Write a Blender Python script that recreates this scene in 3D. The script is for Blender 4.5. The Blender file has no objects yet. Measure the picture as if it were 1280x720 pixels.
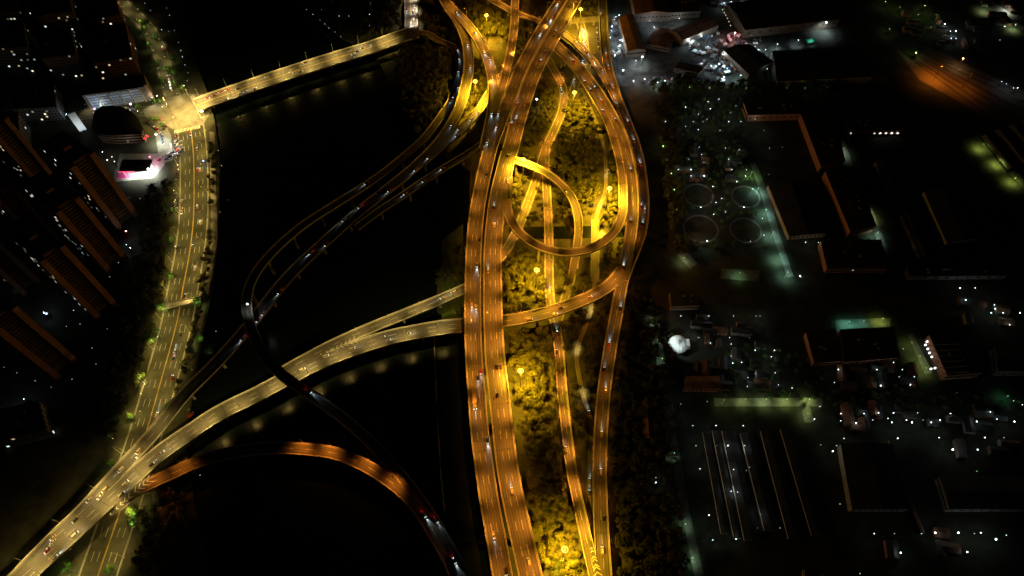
import bpy, bmesh, math, random
from mathutils import Vector, Matrix, noise
from mathutils.kdtree import KDTree
random.seed(7)
sc = bpy.context.scene
COL = sc.collection
RAD = math.radians
# ------------------------------------------------------------------ camera, sky, moon, exposure
CAMH, PITCH, FPX = 460.0, 57.0, 865.0
cam_d = bpy.data.cameras.new('camera'); cam = bpy.data.objects.new('camera', cam_d); COL.objects.link(cam)
cam.location = (0, 0, CAMH); cam.rotation_euler = (RAD(90 - PITCH), 0, 0)
cam_d.sensor_width = 36; cam_d.lens = 36 * FPX / 1280; cam_d.clip_start = 1; cam_d.clip_end = 9000
sc.camera = cam
w = bpy.data.worlds.new('World'); sc.world = w; w.use_nodes = True
nt = w.node_tree; bg = nt.nodes['Background']
sky = nt.nodes.new('ShaderNodeTexSky'); sky.sky_type = 'NISHITA'; sky.sun_disc = False
sky.sun_elevation = RAD(4); sky.sun_rotation = RAD(115)
nt.links.new(sky.outputs[0], bg.inputs[0]); bg.inputs[1].default_value = 0.0008
sun_d = bpy.data.lights.new('moon', 'SUN'); sun_d.energy = 0.004; sun_d.angle = RAD(0.5); sun_d.color = (1, .9, .8)
sun = bpy.data.objects.new('moon', sun_d); COL.objects.link(sun); sun.rotation_euler = (RAD(60), 0, RAD(-65)); sun.location = (0, 0, 600)
sc.view_settings.view_transform = 'Standard'; sc.view_settings.look = 'None'
sc.view_settings.exposure = 0.0; sc.view_settings.gamma = 1.0; sc.view_settings.use_curve_mapping = False
cy = sc.cycles
cy.use_denoising = True; cy.max_bounces = 3; cy.diffuse_bounces = 1; cy.glossy_bounces = 2; cy.transparent_max_bounces = 4
cy.sample_clamp_indirect = 2.0; cy.sample_clamp_direct = 0; cy.caustics_reflective = False; cy.caustics_refractive = False
cy.use_light_tree = True

# ------------------------------------------------------------------ photo geometry -> world
SP, CP = math.sin(RAD(PITCH)), math.cos(RAD(PITCH))
def at(x, y, z=0.0):
    u = (x - 640) / FPX; v = (360 - y) / FPX
    t = (CAMH - z) / (SP - v * CP)
    return Vector((u * t, (CP + v * SP) * t, z))
def px(p):
    dy, dz = p[1], p[2] - CAMH
    d = dy * CP - dz * SP; up = dy * SP + dz * CP
    return (640 + FPX * p[0] / d, 360 - FPX * up / d)

# ------------------------------------------------------------------ light strengths (tuning)
ORG = (1.0, .33, .026); AMB = (1.0, .67, .165); MAST = (1.0, .5, .016); DEEP = (1.0, .27, .02)
P_ORG, P_AMB, P_MAST = 18500, 16500, 380000
# ------------------------------------------------------------------ materials
def mat(name, rgb, rough=.8, metal=0., emit=None, estr=0., vary=0., scale=.3, bump=0., spec=.3):
    m = bpy.data.materials.new(name); m.use_nodes = True
    n = m.node_tree.nodes; l = m.node_tree.links; b = n['Principled BSDF']
    b.inputs['Base Color'].default_value = (*rgb, 1); b.inputs['Roughness'].default_value = rough
    b.inputs['Metallic'].default_value = metal; b.inputs['Specular IOR Level'].default_value = spec
    if vary:
        g = n.new('ShaderNodeNewGeometry'); t = n.new('ShaderNodeTexNoise'); t.inputs['Scale'].default_value = scale
        t.inputs['Detail'].default_value = 6; t.inputs['Roughness'].default_value = .65
        r = n.new('ShaderNodeMapRange'); r.inputs[1].default_value = .3; r.inputs[2].default_value = .7
        r.inputs[3].default_value = 1 - vary; r.inputs[4].default_value = 1 + vary
        x = n.new('ShaderNodeMix'); x.data_type = 'RGBA'; x.blend_type = 'MULTIPLY'; x.inputs[0].default_value = 1
        x.inputs[6].default_value = (*rgb, 1)
        l.new(g.outputs['Position'], t.inputs['Vector']); l.new(t.outputs[0], r.inputs[0])
        l.new(r.outputs[0], x.inputs[7]); l.new(x.outputs[2], b.inputs['Base Color'])
        if bump:
            bp = n.new('ShaderNodeBump'); bp.inputs['Strength'].default_value = bump; bp.inputs['Distance'].default_value = .3
            l.new(t.outputs[0], bp.inputs['Height']); l.new(bp.outputs[0], b.inputs['Normal'])
    if emit:
        b.inputs['Emission Color'].default_value = (*emit, 1); b.inputs['Emission Strength'].default_value = estr
        m.cycles.emission_sampling = 'NONE'
    return m
def road_mat(name, rgb, joint=32.0, lanes=3.6):
    """worn road surface: u = metres across, v = metres along; wheel tracks, patches, joints, stains"""
    m = bpy.data.materials.new(name); m.use_nodes = True
    n = m.node_tree.nodes; l = m.node_tree.links; b = n['Principled BSDF']
    b.inputs['Roughness'].default_value = .62; b.inputs['Specular IOR Level'].default_value = .35
    uv = n.new('ShaderNodeUVMap'); sp = n.new('ShaderNodeSeparateXYZ'); l.new(uv.outputs[0], sp.inputs[0])
    def math_(op, a, bb=None, c=None):
        q = n.new('ShaderNodeMath'); q.operation = op
        for i, k in enumerate((a, bb, c)):
            if k is None: continue
            if isinstance(k, (int, float)): q.inputs[i].default_value = k
            else: l.new(k, q.inputs[i])
        return q.outputs[0]
    def noise_(sx, sy, det=4):
        cx = n.new('ShaderNodeCombineXYZ'); l.new(math_('MULTIPLY', sp.outputs[0], sx), cx.inputs[0]); l.new(math_('MULTIPLY', sp.outputs[1], sy), cx.inputs[1])
        t = n.new('ShaderNodeTexNoise'); t.inputs['Detail'].default_value = det; t.inputs['Scale'].default_value = 1
        l.new(cx.outputs[0], t.inputs['Vector']); return t.outputs[0]
    streak = noise_(1.6, .02); patch = noise_(.12, .05, 2); fine = noise_(1.2, .9, 5)
    track = math_('SINE', math_('MULTIPLY', sp.outputs[0], 2 * math.pi / (lanes / 2)))
    f = math_('ADD', 1.0, math_('MULTIPLY', track, .2))
    f = math_('ADD', f, math_('MULTIPLY', math_('SUBTRACT', streak, .5), .9))
    f = math_('ADD', f, math_('MULTIPLY', math_('SUBTRACT', patch, .5), 1.2))
    f = math_('ADD', f, math_('MULTIPLY', math_('SUBTRACT', fine, .5), .5))
    if joint:
        fr = math_('FRACT', math_('DIVIDE', sp.outputs[1], joint))
        f = math_('MULTIPLY', f, math_('SUBTRACT', 1.0, math_('MULTIPLY', math_('LESS_THAN', fr, .8 / joint), .3)))
    x = n.new('ShaderNodeMix'); x.data_type = 'RGBA'; x.blend_type = 'MULTIPLY'; x.inputs[0].default_value = 1
    x.inputs[6].default_value = (*rgb, 1); l.new(f, x.inputs[7]); l.new(x.outputs[2], b.inputs['Base Color'])
    return m
def leaf_mat(name, c1, c2):
    m = bpy.data.materials.new(name); m.use_nodes = True
    n = m.node_tree.nodes; l = m.node_tree.links; b = n['Principled BSDF']; b.inputs['Roughness'].default_value = .75
    b.inputs['Specular IOR Level'].default_value = .2
    g = n.new('ShaderNodeNewGeometry'); t = n.new('ShaderNodeTexNoise'); t.inputs['Scale'].default_value = .14; t.inputs['Detail'].default_value = 4
    l.new(g.outputs['Position'], t.inputs['Vector'])
    r = n.new('ShaderNodeMapRange'); r.inputs[1].default_value = .35; r.inputs[2].default_value = .65; l.new(t.outputs[0], r.inputs[0])
    x = n.new('ShaderNodeMix'); x.data_type = 'RGBA'; x.inputs[6].default_value = (*c1, 1); x.inputs[7].default_value = (*c2, 1)
    l.new(r.outputs[0], x.inputs[0]); l.new(x.outputs[2], b.inputs['Base Color'])
    return m
M = {}
M['asphalt'] = road_mat('asphalt', (.085, .08, .075))
M['street'] = road_mat('street_asphalt', (.07, .068, .065), 0)
M['crossing'] = mat('worn_crossroads_asphalt', (.13, .125, .115), .75, vary=.4, scale=.12)  # crossroads asphalt lightened, its bright lighting put into the colour
M['paleroad'] = road_mat('pale_concrete_street', (.16, .155, .145), 0)
M['concrete'] = mat('concrete', (.26, .25, .235), .85, vary=.3, scale=.25)
M['parapet'] = mat('parapet_concrete', (.4, .385, .36), .8, vary=.25, scale=.4)
M['paint'] = mat('road_paint', (.46, .45, .42), .6, vary=.35, scale=.5)
M['ypaint'] = mat('yellow_road_paint', (.62, .42, .08), .6, vary=.3, scale=.5)
M['ground'] = mat('ground_soil', (.05, .052, .035), .95, vary=.6, scale=.06)
M['grass'] = mat('grass_bank', (.045, .075, .022), .95, vary=.5, scale=.2)
M['paving'] = mat('paving', (.2, .19, .175), .85, vary=.35, scale=.3)
M['yard'] = mat('yard_concrete', (.17, .165, .15), .9, vary=.45, scale=.12)
M['steel'] = mat('galvanised_steel', (.35, .35, .34), .45, .7)
M['dark_steel'] = mat('dark_steel', (.05, .05, .05), .5, .4)
M['leaf'] = leaf_mat('foliage', (.06, .068, .016), (.12, .12, .03))
M['leafdark'] = leaf_mat('foliage_dark', (.04, .055, .02), (.075, .07, .03))
M['leafgreen'] = leaf_mat('foliage_green', (.04, .09, .015), (.08, .14, .03))
M['bark'] = mat('bark', (.09, .065, .045), .95, vary=.4, scale=1.5)
M['darkyard'] = mat('stained_yard_asphalt', (.075, .073, .068), .85, vary=.75, scale=.12)  # dark asphalt with strong random variation in tone
M['roof'] = mat('dark_sheet_roof', (.045, .045, .048), .7, vary=.5, scale=.12)
M['brownroof'] = mat('rusty_sheet_roof', (.17, .085, .05), .8, vary=.5, scale=.15)
M['redwall'] = mat('red_brick_wall', (.36, .16, .1), .9, vary=.25, scale=.3)
M['tanwall'] = mat('tan_render_wall', (.4, .29, .2), .9, vary=.2, scale=.2)
M['towerdark'] = mat('tower_dark_render', (.19, .12, .085), .9, vary=.3, scale=.2)  # darker copy of the tower render, shade put into the colour
M['darkwall'] = mat('grimy_render_wall', (.15, .11, .085), .9, vary=.35, scale=.3)  # render darkened where yard lamps made the walls too bright
M['towerwall'] = mat('tower_render', (.32, .16, .105), .9, vary=.2, scale=.1)
M['greywall'] = mat('grey_render_wall', (.28, .28, .28), .9, vary=.25, scale=.2)
M['glassdark'] = mat('dark_window_glass', (.02, .022, .025), .12, spec=.5)
M['white'] = mat('white_fabric', (.78, .8, .78), .7, vary=.1, scale=.3)
M['tarp'] = mat('green_tarpaulin', (.05, .42, .28), .7, vary=.2, scale=.5)
M['pink'] = mat('pink_paint', (.7, .06, .22), .6)
M['tyre'] = mat('tyre_rubber', (.02, .02, .02), .8)
M['ballast'] = mat('ballast', (.16, .13, .11), .95, vary=.5, scale=.8)
M['rail'] = mat('steel_rail', (.3, .27, .24), .35, .8)
def water_mat():
    m = bpy.data.materials.new('river_water'); m.use_nodes = True
    n = m.node_tree.nodes; l = m.node_tree.links; b = n['Principled BSDF']
    b.inputs['Base Color'].default_value = (.004, .007, .007, 1); b.inputs['Roughness'].default_value = .24; b.inputs['IOR'].default_value = 1.33; b.inputs['Specular IOR Level'].default_value = .22
    g = n.new('ShaderNodeNewGeometry'); t = n.new('ShaderNodeTexNoise'); t.inputs['Scale'].default_value = .45; t.inputs['Detail'].default_value = 3
    l.new(g.outputs['Position'], t.inputs['Vector'])
    bp = n.new('ShaderNodeBump'); bp.inputs['Strength'].default_value = .09; bp.inputs['Distance'].default_value = 1.0
    l.new(t.outputs[0], bp.inputs['Height']); l.new(bp.outputs[0], b.inputs['Normal'])
    return m
M['water'] = water_mat()
_em = {}
def glow(rgb, s):
    k = (rgb, round(s, 2))
    if k not in _em: _em[k] = mat('glow', rgb, .5, emit=rgb, estr=s)
    return _em[k]
CARPAINT = {c: mat('car_paint_' + c, rgb, .3, .1, spec=.5) for c, rgb in dict(white=(.42, .42, .41), silver=(.22, .23, .24), black=(.015, .015, .017),
            dark=(.04, .045, .05), red=(.28, .03, .025), blue=(.04, .06, .11), gold=(.42, .34, .2)).items()}

# ------------------------------------------------------------------ mesh helpers
class MB:
    def __init__(s): s.v = []; s.f = []; s.uv = []
    def quad(s, a, b, c, d, uv=None):
        i = len(s.v); s.v += [tuple(a), tuple(b), tuple(c), tuple(d)]; s.f.append((i, i + 1, i + 2, i + 3)); s.uv.append(uv)
    def poly(s, pts):
        i = len(s.v); s.v += [tuple(p) for p in pts]; s.f.append(tuple(range(i, i + len(pts)))); s.uv.append(None)
    def box(s, x0, x1, y0, y1, z0, z1, M4=None, top=None):
        t = top or 0
        P = [Vector(p) for p in ((x0, y0, z0), (x1, y0, z0), (x1, y1, z0), (x0, y1, z0), (x0 + t, y0 + t, z1), (x1 - t, y0 + t, z1), (x1 - t, y1 - t, z1), (x0 + t, y1 - t, z1))]
        if M4: P = [M4 @ p for p in P]
        i = len(s.v); s.v += [tuple(p) for p in P]
        for f in ((3, 2, 1, 0), (4, 5, 6, 7), (0, 1, 5, 4), (1, 2, 6, 5), (2, 3, 7, 6), (3, 0, 4, 7)):
            s.f.append(tuple(i + k for k in f)); s.uv.append(None)
    def prism(s, pts, z0, z1):
        n = len(pts)
        if sum(pts[i][0] * pts[(i + 1) % n][1] - pts[(i + 1) % n][0] * pts[i][1] for i in range(n)) < 0: pts = pts[::-1]
        i = len(s.v); s.v += [(p[0], p[1], z0) for p in pts] + [(p[0], p[1], z1) for p in pts]
        s.f.append(tuple(range(i + n - 1, i - 1, -1))); s.uv.append(None)
        s.f.append(tuple(range(i + n, i + 2 * n))); s.uv.append(None)
        for k in range(n):
            j = (k + 1) % n; s.f.append((i + k, i + j, i + n + j, i + n + k)); s.uv.append(None)
    def tube(s, p, q, r0, r1, n=8, cap=True):
        p, q = Vector(p), Vector(q); d = (q - p).normalized()
        a = d.orthogonal().normalized(); b = d.cross(a); i = len(s.v)
        for c, r in ((p, r0), (q, r1)):
            for k in range(n):
                t = 2 * math.pi * k / n; s.v.append(tuple(c + (a * math.cos(t) + b * math.sin(t)) * r))
        for k in range(n):
            j = (k + 1) % n; s.f.append((i + k, i + j, i + n + j, i + n + k)); s.uv.append(None)
        if cap:
            s.f.append(tuple(range(i + n - 1, i - 1, -1))); s.uv.append(None); s.f.append(tuple(range(i + n, i + 2 * n))); s.uv.append(None)
    def ball(s, c, r, nu=8, nv=5, sz=1.0, z0=-1.0):
        i = len(s.v)
        for a in range(nv + 1):
            z = z0 + (1 - z0) * a / nv; z = max(-1, min(1, z)); rr = math.sqrt(max(0, 1 - z * z))
            for b in range(nu):
                t = 2 * math.pi * b / nu; s.v.append((c[0] + r * rr * math.cos(t), c[1] + r * rr * math.sin(t), c[2] + r * z * sz))
        for a in range(nv):
            for b in range(nu):
                c2 = (b + 1) % nu; s.f.append((i + a * nu + b, i + a * nu + c2, i + (a + 1) * nu + c2, i + (a + 1) * nu + b)); s.uv.append(None)
    def mesh(s, name, m):
        me = bpy.data.meshes.new(name); me.from_pydata(s.v, [], s.f)
        if any(u for u in s.uv):
            ul = me.uv_layers.new(name='UVMap'); k = 0
            for f, u in zip(s.f, s.uv):
                for q in range(len(f)):
                    if u: ul.data[k].uv = u[q]
                    k += 1
        if m: me.materials.append(m)
        return me
    def build(s, name, m, parent=None, loc=None):
        o = bpy.data.objects.new(name, s.mesh(name, m)); COL.objects.link(o)
        if parent: o.parent = parent
        if loc is not None: o.location = loc
        return o
def empty(name, loc=(0, 0, 0), rz=0.):
    o = bpy.data.objects.new(name, None); COL.objects.link(o); o.location = loc; o.rotation_euler = (0, 0, rz); o.empty_display_size = .5
    return o
def tag(o, label=None, cat=None, group=None, kind=None):
    if label: o['label'] = label
    if cat: o['category'] = cat
    if group: o['group'] = group
    if kind: o['kind'] = kind
    return o
def inst(name, me, parent, loc=(0, 0, 0)):
    o = bpy.data.objects.new(name, me); COL.objects.link(o); o.parent = parent; o.location = loc; return o
def copy_tree(o, parent=None):
    c = o.copy(); COL.objects.link(c); c.parent = parent
    for ch in list(o.children): copy_tree(ch, c)
    return c
_ld = {}
def lamp_data(kind, rgb, power, size=.4, cone=150, blend=1.0):
    k = (kind, rgb, round(power), size, cone, blend)
    if k not in _ld:
        d = bpy.data.lights.new('lamp_light', kind); d.energy = power; d.color = rgb; d.shadow_soft_size = size
        if kind == 'SPOT': d.spot_size = RAD(cone); d.spot_blend = blend
        _ld[k] = d
    return _ld[k]
def light(parent, loc, data, rot=(0, 0, 0)):
    o = bpy.data.objects.new('lamp_light', data); COL.objects.link(o); o.parent = parent; o.location = loc; o.rotation_euler = rot; return o
ORD = 'first second third fourth fifth sixth seventh eighth ninth tenth eleventh twelfth thirteenth fourteenth fifteenth sixteenth seventeenth eighteenth nineteenth twentieth'.split()
def nth(i):
    if i < 20: return ORD[i]
    k = i + 1; return str(k) + ({1: 'st', 2: 'nd', 3: 'rd'}.get(k % 10, 'th') if k % 100 not in (11, 12, 13) else 'th')

# ------------------------------------------------------------------ land and river
WB = [(150, -140), (205, -60), (238, 60), (258, 112), (268, 150), (275, 200), (272, 300), (262, 380), (248, 440), (238, 500), (232, 560), (240, 610), (252, 680), (258, 760), (262, 900)]
EB = [(330, -140), (352, -60), (380, 5), (425, 46), (468, 66), (490, 110), (520, 165), (556, 196), (588, 214), (584, 290), (560, 318), (547, 338), (546, 388), (562, 402), (584, 416), (586, 480), (592, 560), (602, 630), (614, 690), (628, 760), (650, 900)]
def land(name, line, side):
    P = [at(x, y) for x, y in line]
    f = -1 if side < 0 else 1
    pts = [(p.x, p.y) for p in P]
    pts = [(pts[0][0], 3000)] + pts + [(pts[-1][0], -2500), (f * 4000, -2500), (f * 4000, 3000)]
    b = MB(); b.prism(pts, -4, 0); o = b.build(name, M['ground']); tag(o, kind='structure'); return o
land('ground', WB, -1); land('ground', EB, 1)
b = MB(); b.quad((-4000, -2500, -2.2), (4000, -2500, -2.2), (4000, 3000, -2.2), (-4000, 3000, -2.2)); tag(b.build('river_water', M['water']), kind='structure')
def patch(name, pts, m, z=.02, kind='structure', uv=False):
    b = MB(); P = [at(x, y, z) for x, y in pts]
    if sum(P[i].x * P[(i + 1) % len(P)].y - P[(i + 1) % len(P)].x * P[i].y for i in range(len(P))) < 0: P = P[::-1]
    b.poly(P); o = b.build(name, m); tag(o, kind=kind); return o

# ------------------------------------------------------------------ roads
def spline(P, step=4.0):
    Q = [P[0] * 2 - P[1]] + P + [P[-1] * 2 - P[-2]]; out = []
    for i in range(1, len(Q) - 2):
        p0, p1, p2, p3 = Q[i - 1:i + 3]; n = max(1, int((p2 - p1).length / 1.5))
        for k in range(n):
            t = k / n
            out.append(.5 * ((2 * p1) + (p2 - p0) * t + (2 * p0 - 5 * p1 + 4 * p2 - p3) * t * t + (3 * p1 - p0 - 3 * p2 + p3) * t ** 3))
    out.append(P[-1].copy())
    for _ in range(6):   # ease measured jitter
        out = [out[0]] + [(out[i - 1] + out[i] * 2 + out[i + 1]) / 4 for i in range(1, len(out) - 1)] + [out[-1]]
    res = [out[0]]; acc = 0; D = [0]
    tot = 0
    for a, bb in zip(out, out[1:]):
        seg = (bb - a).length; tot += seg
        if tot - D[-1] >= step: res.append(bb); D.append(tot)
    if (out[-1] - res[-1]).length > .5: res.append(out[-1]); D.append(tot)
    return res, D
ROADS = {}
class Road: pass
def road(key, name, pts, wid, label, cat, lanes=2, elevated=True, surf='asphalt', zz=0.0, short='', twoway=False, edge='paint'):
    r = Road(); r.key = key; r.name = name; r.w = wid; r.label = label; r.cat = cat; r.lanes = lanes; r.elev = elevated; r.surf = surf; r.short = short; r.twoway = twoway; r.edge = edge
    r.P, r.D = spline([at(x, y, z) for x, y, z in pts])
    k = len(ROADS)
    for p in r.P: p.z -= .009 * k - zz
    n = len(r.P); r.T = []; r.N = []
    for i in range(n):
        t = r.P[min(i + 1, n - 1)] - r.P[max(i - 1, 0)]; t.z = 0; t.normalize(); r.T.append(t); r.N.append(Vector((-t.y, t.x, 0)))   # N = left of travel along pts
    r.kd = KDTree(n)
    for i, p in enumerate(r.P): r.kd.insert((p.x, p.y, 0), i)
    r.kd.balance(); ROADS[key] = r; return r
def on_road(r, p, margin=0., dz=3.0):
    q, i, d = r.kd.find((p[0], p[1], 0))
    if d > r.w / 2 + 4: return False
    dv = Vector((p[0], p[1], 0)) - Vector((r.P[i].x, r.P[i].y, 0))
    if abs(dv.dot(r.T[i])) > 4.1: return False
    return abs(dv.dot(r.N[i])) < r.w / 2 + margin and (dz is None or abs(p[2] - r.P[i].z) < dz)
def inside_other(r, p, margin=-.4, dz=2.5, prio=False):
    for q in ROADS.values():
        if q is r: continue
        if prio and list(ROADS).index(q.key) > list(ROADS).index(r.key): continue
        if on_road(q, p, margin, dz): return True
    return False
# main pair
road('M1', 'flyover', [(792, -140, 22), (722, -35, 22), (701, 0, 22), (686, 24, 22), (670, 50, 22), (649.5, 90, 22), (638, 120, 22), (624, 155, 22), (614.5, 180, 22), (604.5, 220, 22), (599.5, 245, 22), (595.5, 270, 22), (592, 315, 22), (591, 360, 22), (591, 400, 22), (592.5, 450, 22), (596, 495, 22), (599.5, 540, 22), (605.5, 585, 22), (612, 630, 22), (620.5, 675, 22), (628, 720, 22), (638, 770, 22), (662, 860, 22)], 12.2,
     'wide orange lit flyover with traffic towards the camera, left of the central pair', 'flyover', 3, short='left main carriageway')
road('M2', 'flyover', [(811, -140, 22), (740, -35, 22), (718, 0, 22), (698, 34, 22), (669, 88, 22), (655, 126, 22), (645, 160, 22), (640, 180, 22), (634, 199, 22), (629, 219, 22), (624, 240, 22), (619.5, 270, 22), (616, 314, 22), (616, 360, 22), (616.5, 400, 22), (619, 450, 22), (624, 495, 22), (629, 540, 22), (634.5, 585, 22), (643, 630, 22), (653, 675, 22), (663.5, 720, 22), (676, 770, 22), (702, 860, 22)], 14.2,
     'wide orange lit flyover with bright edge beside the wood, right of the central pair', 'flyover', 3, short='right main carriageway')
road('Y1', 'river_bridge', [(600, 404.5, 10), (580, 406.5, 10), (540, 411.5, 10), (487, 422, 10), (437, 438, 10), (395, 455, 10), (350, 478, 10), (320, 494, 10), (275, 516, 10), (237, 541, 10), (200, 567, 10), (160, 602, 10), (125, 635, 10), (95, 663, 10), (58, 697, 10), (20, 732, 10), (-80, 820, 10)], 12.5,
     'long curved yellow lit bridge over the dark river, the lower and wider of two strands', 'bridge', 3, short='lower yellow river bridge')
road('Y2', 'ramp', [(600, 404.5, 10), (640, 400, 10), (672, 394, 10), (703, 385, 10.5), (740, 370, 12), (764, 355, 14), (778, 338, 15)], 10,
     'orange ramp rising right from under the main flyover across the wood', 'ramp', 2, short='ramp right of the main flyover')
road('YA', 'river_bridge', [(612, 346, 10), (579, 362, 10), (542, 378, 10), (495, 397, 10), (450, 415.5, 10), (410, 434, 10), (382, 449, 10), (355, 464, 10)], 8.8,
     'narrow straight yellow lit bridge strand with lamp posts, upper of two over the river', 'bridge', 2, short='upper yellow river bridge')
road('NA', 'river_bridge', [(470, -130, 14), (540, -30, 14), (556, 2, 14), (574, 30, 14), (583, 52, 14), (586, 80, 14), (582.5, 105, 14), (573, 138, 13), (551, 175, 12), (518, 209, 12), (490, 232, 12), (440, 272, 11), (400, 308, 10), (370, 336, 10), (345, 364, 10), (315, 403, 10), (272, 452, 10), (232, 492, 10), (200, 532, 10), (170, 566, 10), (133, 606, 10), (105, 637, 10), (72, 669, 10), (35, 706, 10), (10, 732, 10), (-90, 815, 10)], 10,
     'long bridge curving from the top interchange over the dark river to bottom left corner', 'bridge', 2, short='long dark river bridge')
road('NB', 'ramp', [(548, -12, 14), (560, 5, 14), (575, 21, 14.5), (592, 41, 16), (608, 70, 18), (616, 100, 20), (616.5, 130, 21.5), (612.5, 155, 22), (606, 185, 22)], 10,
     'bright orange ramp curving down beside the high mast and joining the main flyover', 'ramp', 2, short='bright ramp joining the flyover')
road('N2', 'ramp', [(662, -130, 15), (647, -30, 15), (644, 0, 15), (643, 30, 16), (639, 60, 18), (633, 88, 20), (625, 116, 21.5), (616, 142, 22)], 8.5,
     'straight orange ramp dropping from top centre into the main flyover', 'ramp', 2, short='straight top centre ramp')
road('N3', 'ramp', [(645, 72, 9), (628, 96, 10), (612, 117, 11), (597, 140, 11.5), (574, 164, 12), (552, 182, 12), (528, 203, 12)], 8.6,
     'short bright yellow ramp emerging under the flyover towards the river', 'ramp', 2, short='short bright riverside ramp')
road('N4', 'ramp', [(620, 165, 8), (595, 186, 9), (557, 209, 10), (530, 226, 11), (507, 242, 11), (475, 263, 11), (445, 285, 11)], 7,
     'narrow unlit ramp strand joining the dark river bridge from the right', 'ramp', 2, short='narrow unlit strand')
road('R1', 'ramp', [(512, 44, 6), (530, 41, 5), (550, 52, 4), (566, 58, 4), (573, 70, 4), (573.5, 95, 4), (566, 122, 5), (548, 150, 6), (527, 176, 8), (490, 208, 10), (455, 233, 12), (420, 255, 14), (380, 281, 16), (345, 311, 18), (320, 341, 20), (309, 370, 20), (312, 405, 20), (328, 440, 20), (351, 467, 20), (386, 492, 19), (425, 520, 17), (465, 555, 15), (502, 596, 13), (536, 642, 12), (562, 685, 12), (585, 730, 12), (600, 770, 12)], 7.6,
     'unlit ramp looping in a long dark U over the river and above the yellow bridge', 'ramp', 2, short='unlit U shaped ramp')
road('O1', 'ramp', [(150, 622, 10), (180, 608, 10), (215, 592, 10), (255, 575, 10), (300, 564, 11), (345, 560, 11.5), (380, 561.5, 12), (420, 567, 12), (460, 584, 12), (497, 609, 12), (524, 637, 12), (552, 682, 12), (572, 722, 12), (588, 765, 12)], 8.6,
     'curved ramp over black water lit deep orange in four patches', 'ramp', 2, short='deep orange curved ramp')
road('T1', 'flyover', [(480, -75, 8), (580, -22, 8), (605, -6, 8), (640, 14, 8), (660, 22, 8), (681, 30, 8), (705, 42, 8), (724, 58, 8), (740, 75, 9), (752, 92, 11), (764, 112, 12), (774, 132, 13)], 8,
     'slanting orange flyover passing beneath the main pair near the top edge', 'flyover', 2, short='slanting flyover at the top')
road('E0', 'ramp', [(744, -140, 12), (750, -35, 12), (753, 0, 12), (754, 25, 12), (755, 45, 12), (757, 67, 12), (761.5, 90, 12), (766.5, 106, 12), (772, 124, 13), (779, 140, 13), (788.5, 165, 13), (794, 180, 13), (800.5, 207, 13), (804.5, 240, 13), (805, 268, 13), (801, 292, 13.5), (794, 312, 14), (785, 334, 15), (778, 352, 14)], 8.6,
     'outermost right ramp bowing out beside the dark factory grounds', 'ramp', 2, short='outermost right ramp')
road('EB', 'ramp', [(676, 40, 12), (694, 54, 14), (711, 70, 16), (730.5, 92, 18), (747, 114, 18), (761, 137, 18), (772, 158, 18), (780, 180, 18), (785.5, 202, 18), (789.5, 225, 18), (791, 250, 18), (791, 270, 17.5), (788, 297, 16.5), (783, 325, 15.5), (778, 350, 14.5), (771, 390, 13), (762, 440, 11), (755, 490, 9), (751, 540, 7.5), (749.5, 585, 6), (750.5, 630, 5), (752.5, 675, 4.5), (755.5, 720, 4.5), (759, 770, 4.5)], 9.6,
     'long right ramp sweeping down the right side of the wood to the bottom edge', 'ramp', 2, short='long right ramp')
road('LP', 'ramp', [(694, 60, 14), (708, 75, 16), (722, 90, 18), (738, 113, 18), (752, 137, 18), (762, 158, 18), (769, 180, 18), (775, 202, 18.5), (778, 224, 19), (779, 247, 19.5), (778, 268, 20), (770, 287, 20), (759, 299, 20), (745, 308, 20), (727, 314, 20.5), (706, 315.5, 21), (684, 311.5, 21), (667, 304, 21.5), (653, 294, 22), (642, 282, 22), (636, 268, 22), (633, 252, 22), (632, 232, 22)], 7.2,
     'loop ramp swinging round the wood in a wide semicircle back to the flyover', 'ramp', 1, short='semicircular loop ramp')
road('L2', 'ramp', [(632, 190, 22), (640, 199, 22), (652, 202.5, 22), (667, 208, 21), (685, 217.5, 19), (700, 229, 16), (712, 243, 12.5), (719, 257, 9), (722.5, 273, 5.5), (723, 290, 2.5), (721, 310, .8), (717, 335, .3)], 7,
     'glowing yellow slip ramp arching off the flyover and diving into the wood', 'ramp', 1, short='glowing yellow slip ramp')
road('S1', 'slip_road', [(683, 180, .3), (682, 205, .3), (683.5, 240, .3), (685.5, 280, .3), (686.5, 320, .3), (686.5, 355, .3), (689, 385, .3), (695, 410, .3), (699, 440, .3), (702, 480, .4), (705.5, 515, .8), (709, 545, 1.5), (714, 585, 2.5), (722, 625, 3.5), (731, 665, 4.3), (740, 705, 4.5), (748, 740, 4.5), (756, 780, 4.5)], 7.4,
     'orange slip road threading down through the wood to the merging chevrons', 'slip road', 2, short='slip road through the wood')
road('B1', 'river_bridge', [(245, 132, 5), (262, 125, 6), (290, 115.5, 6), (320, 105, 6), (380, 85, 6), (436, 67.5, 6), (470, 57, 6), (500, 46, 6), (520, 40, 6)], 19,
     'broad pale yellow bridge crossing the river at upper left with lamp posts', 'bridge', 4, short='broad upper river bridge', twoway=True)
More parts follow.
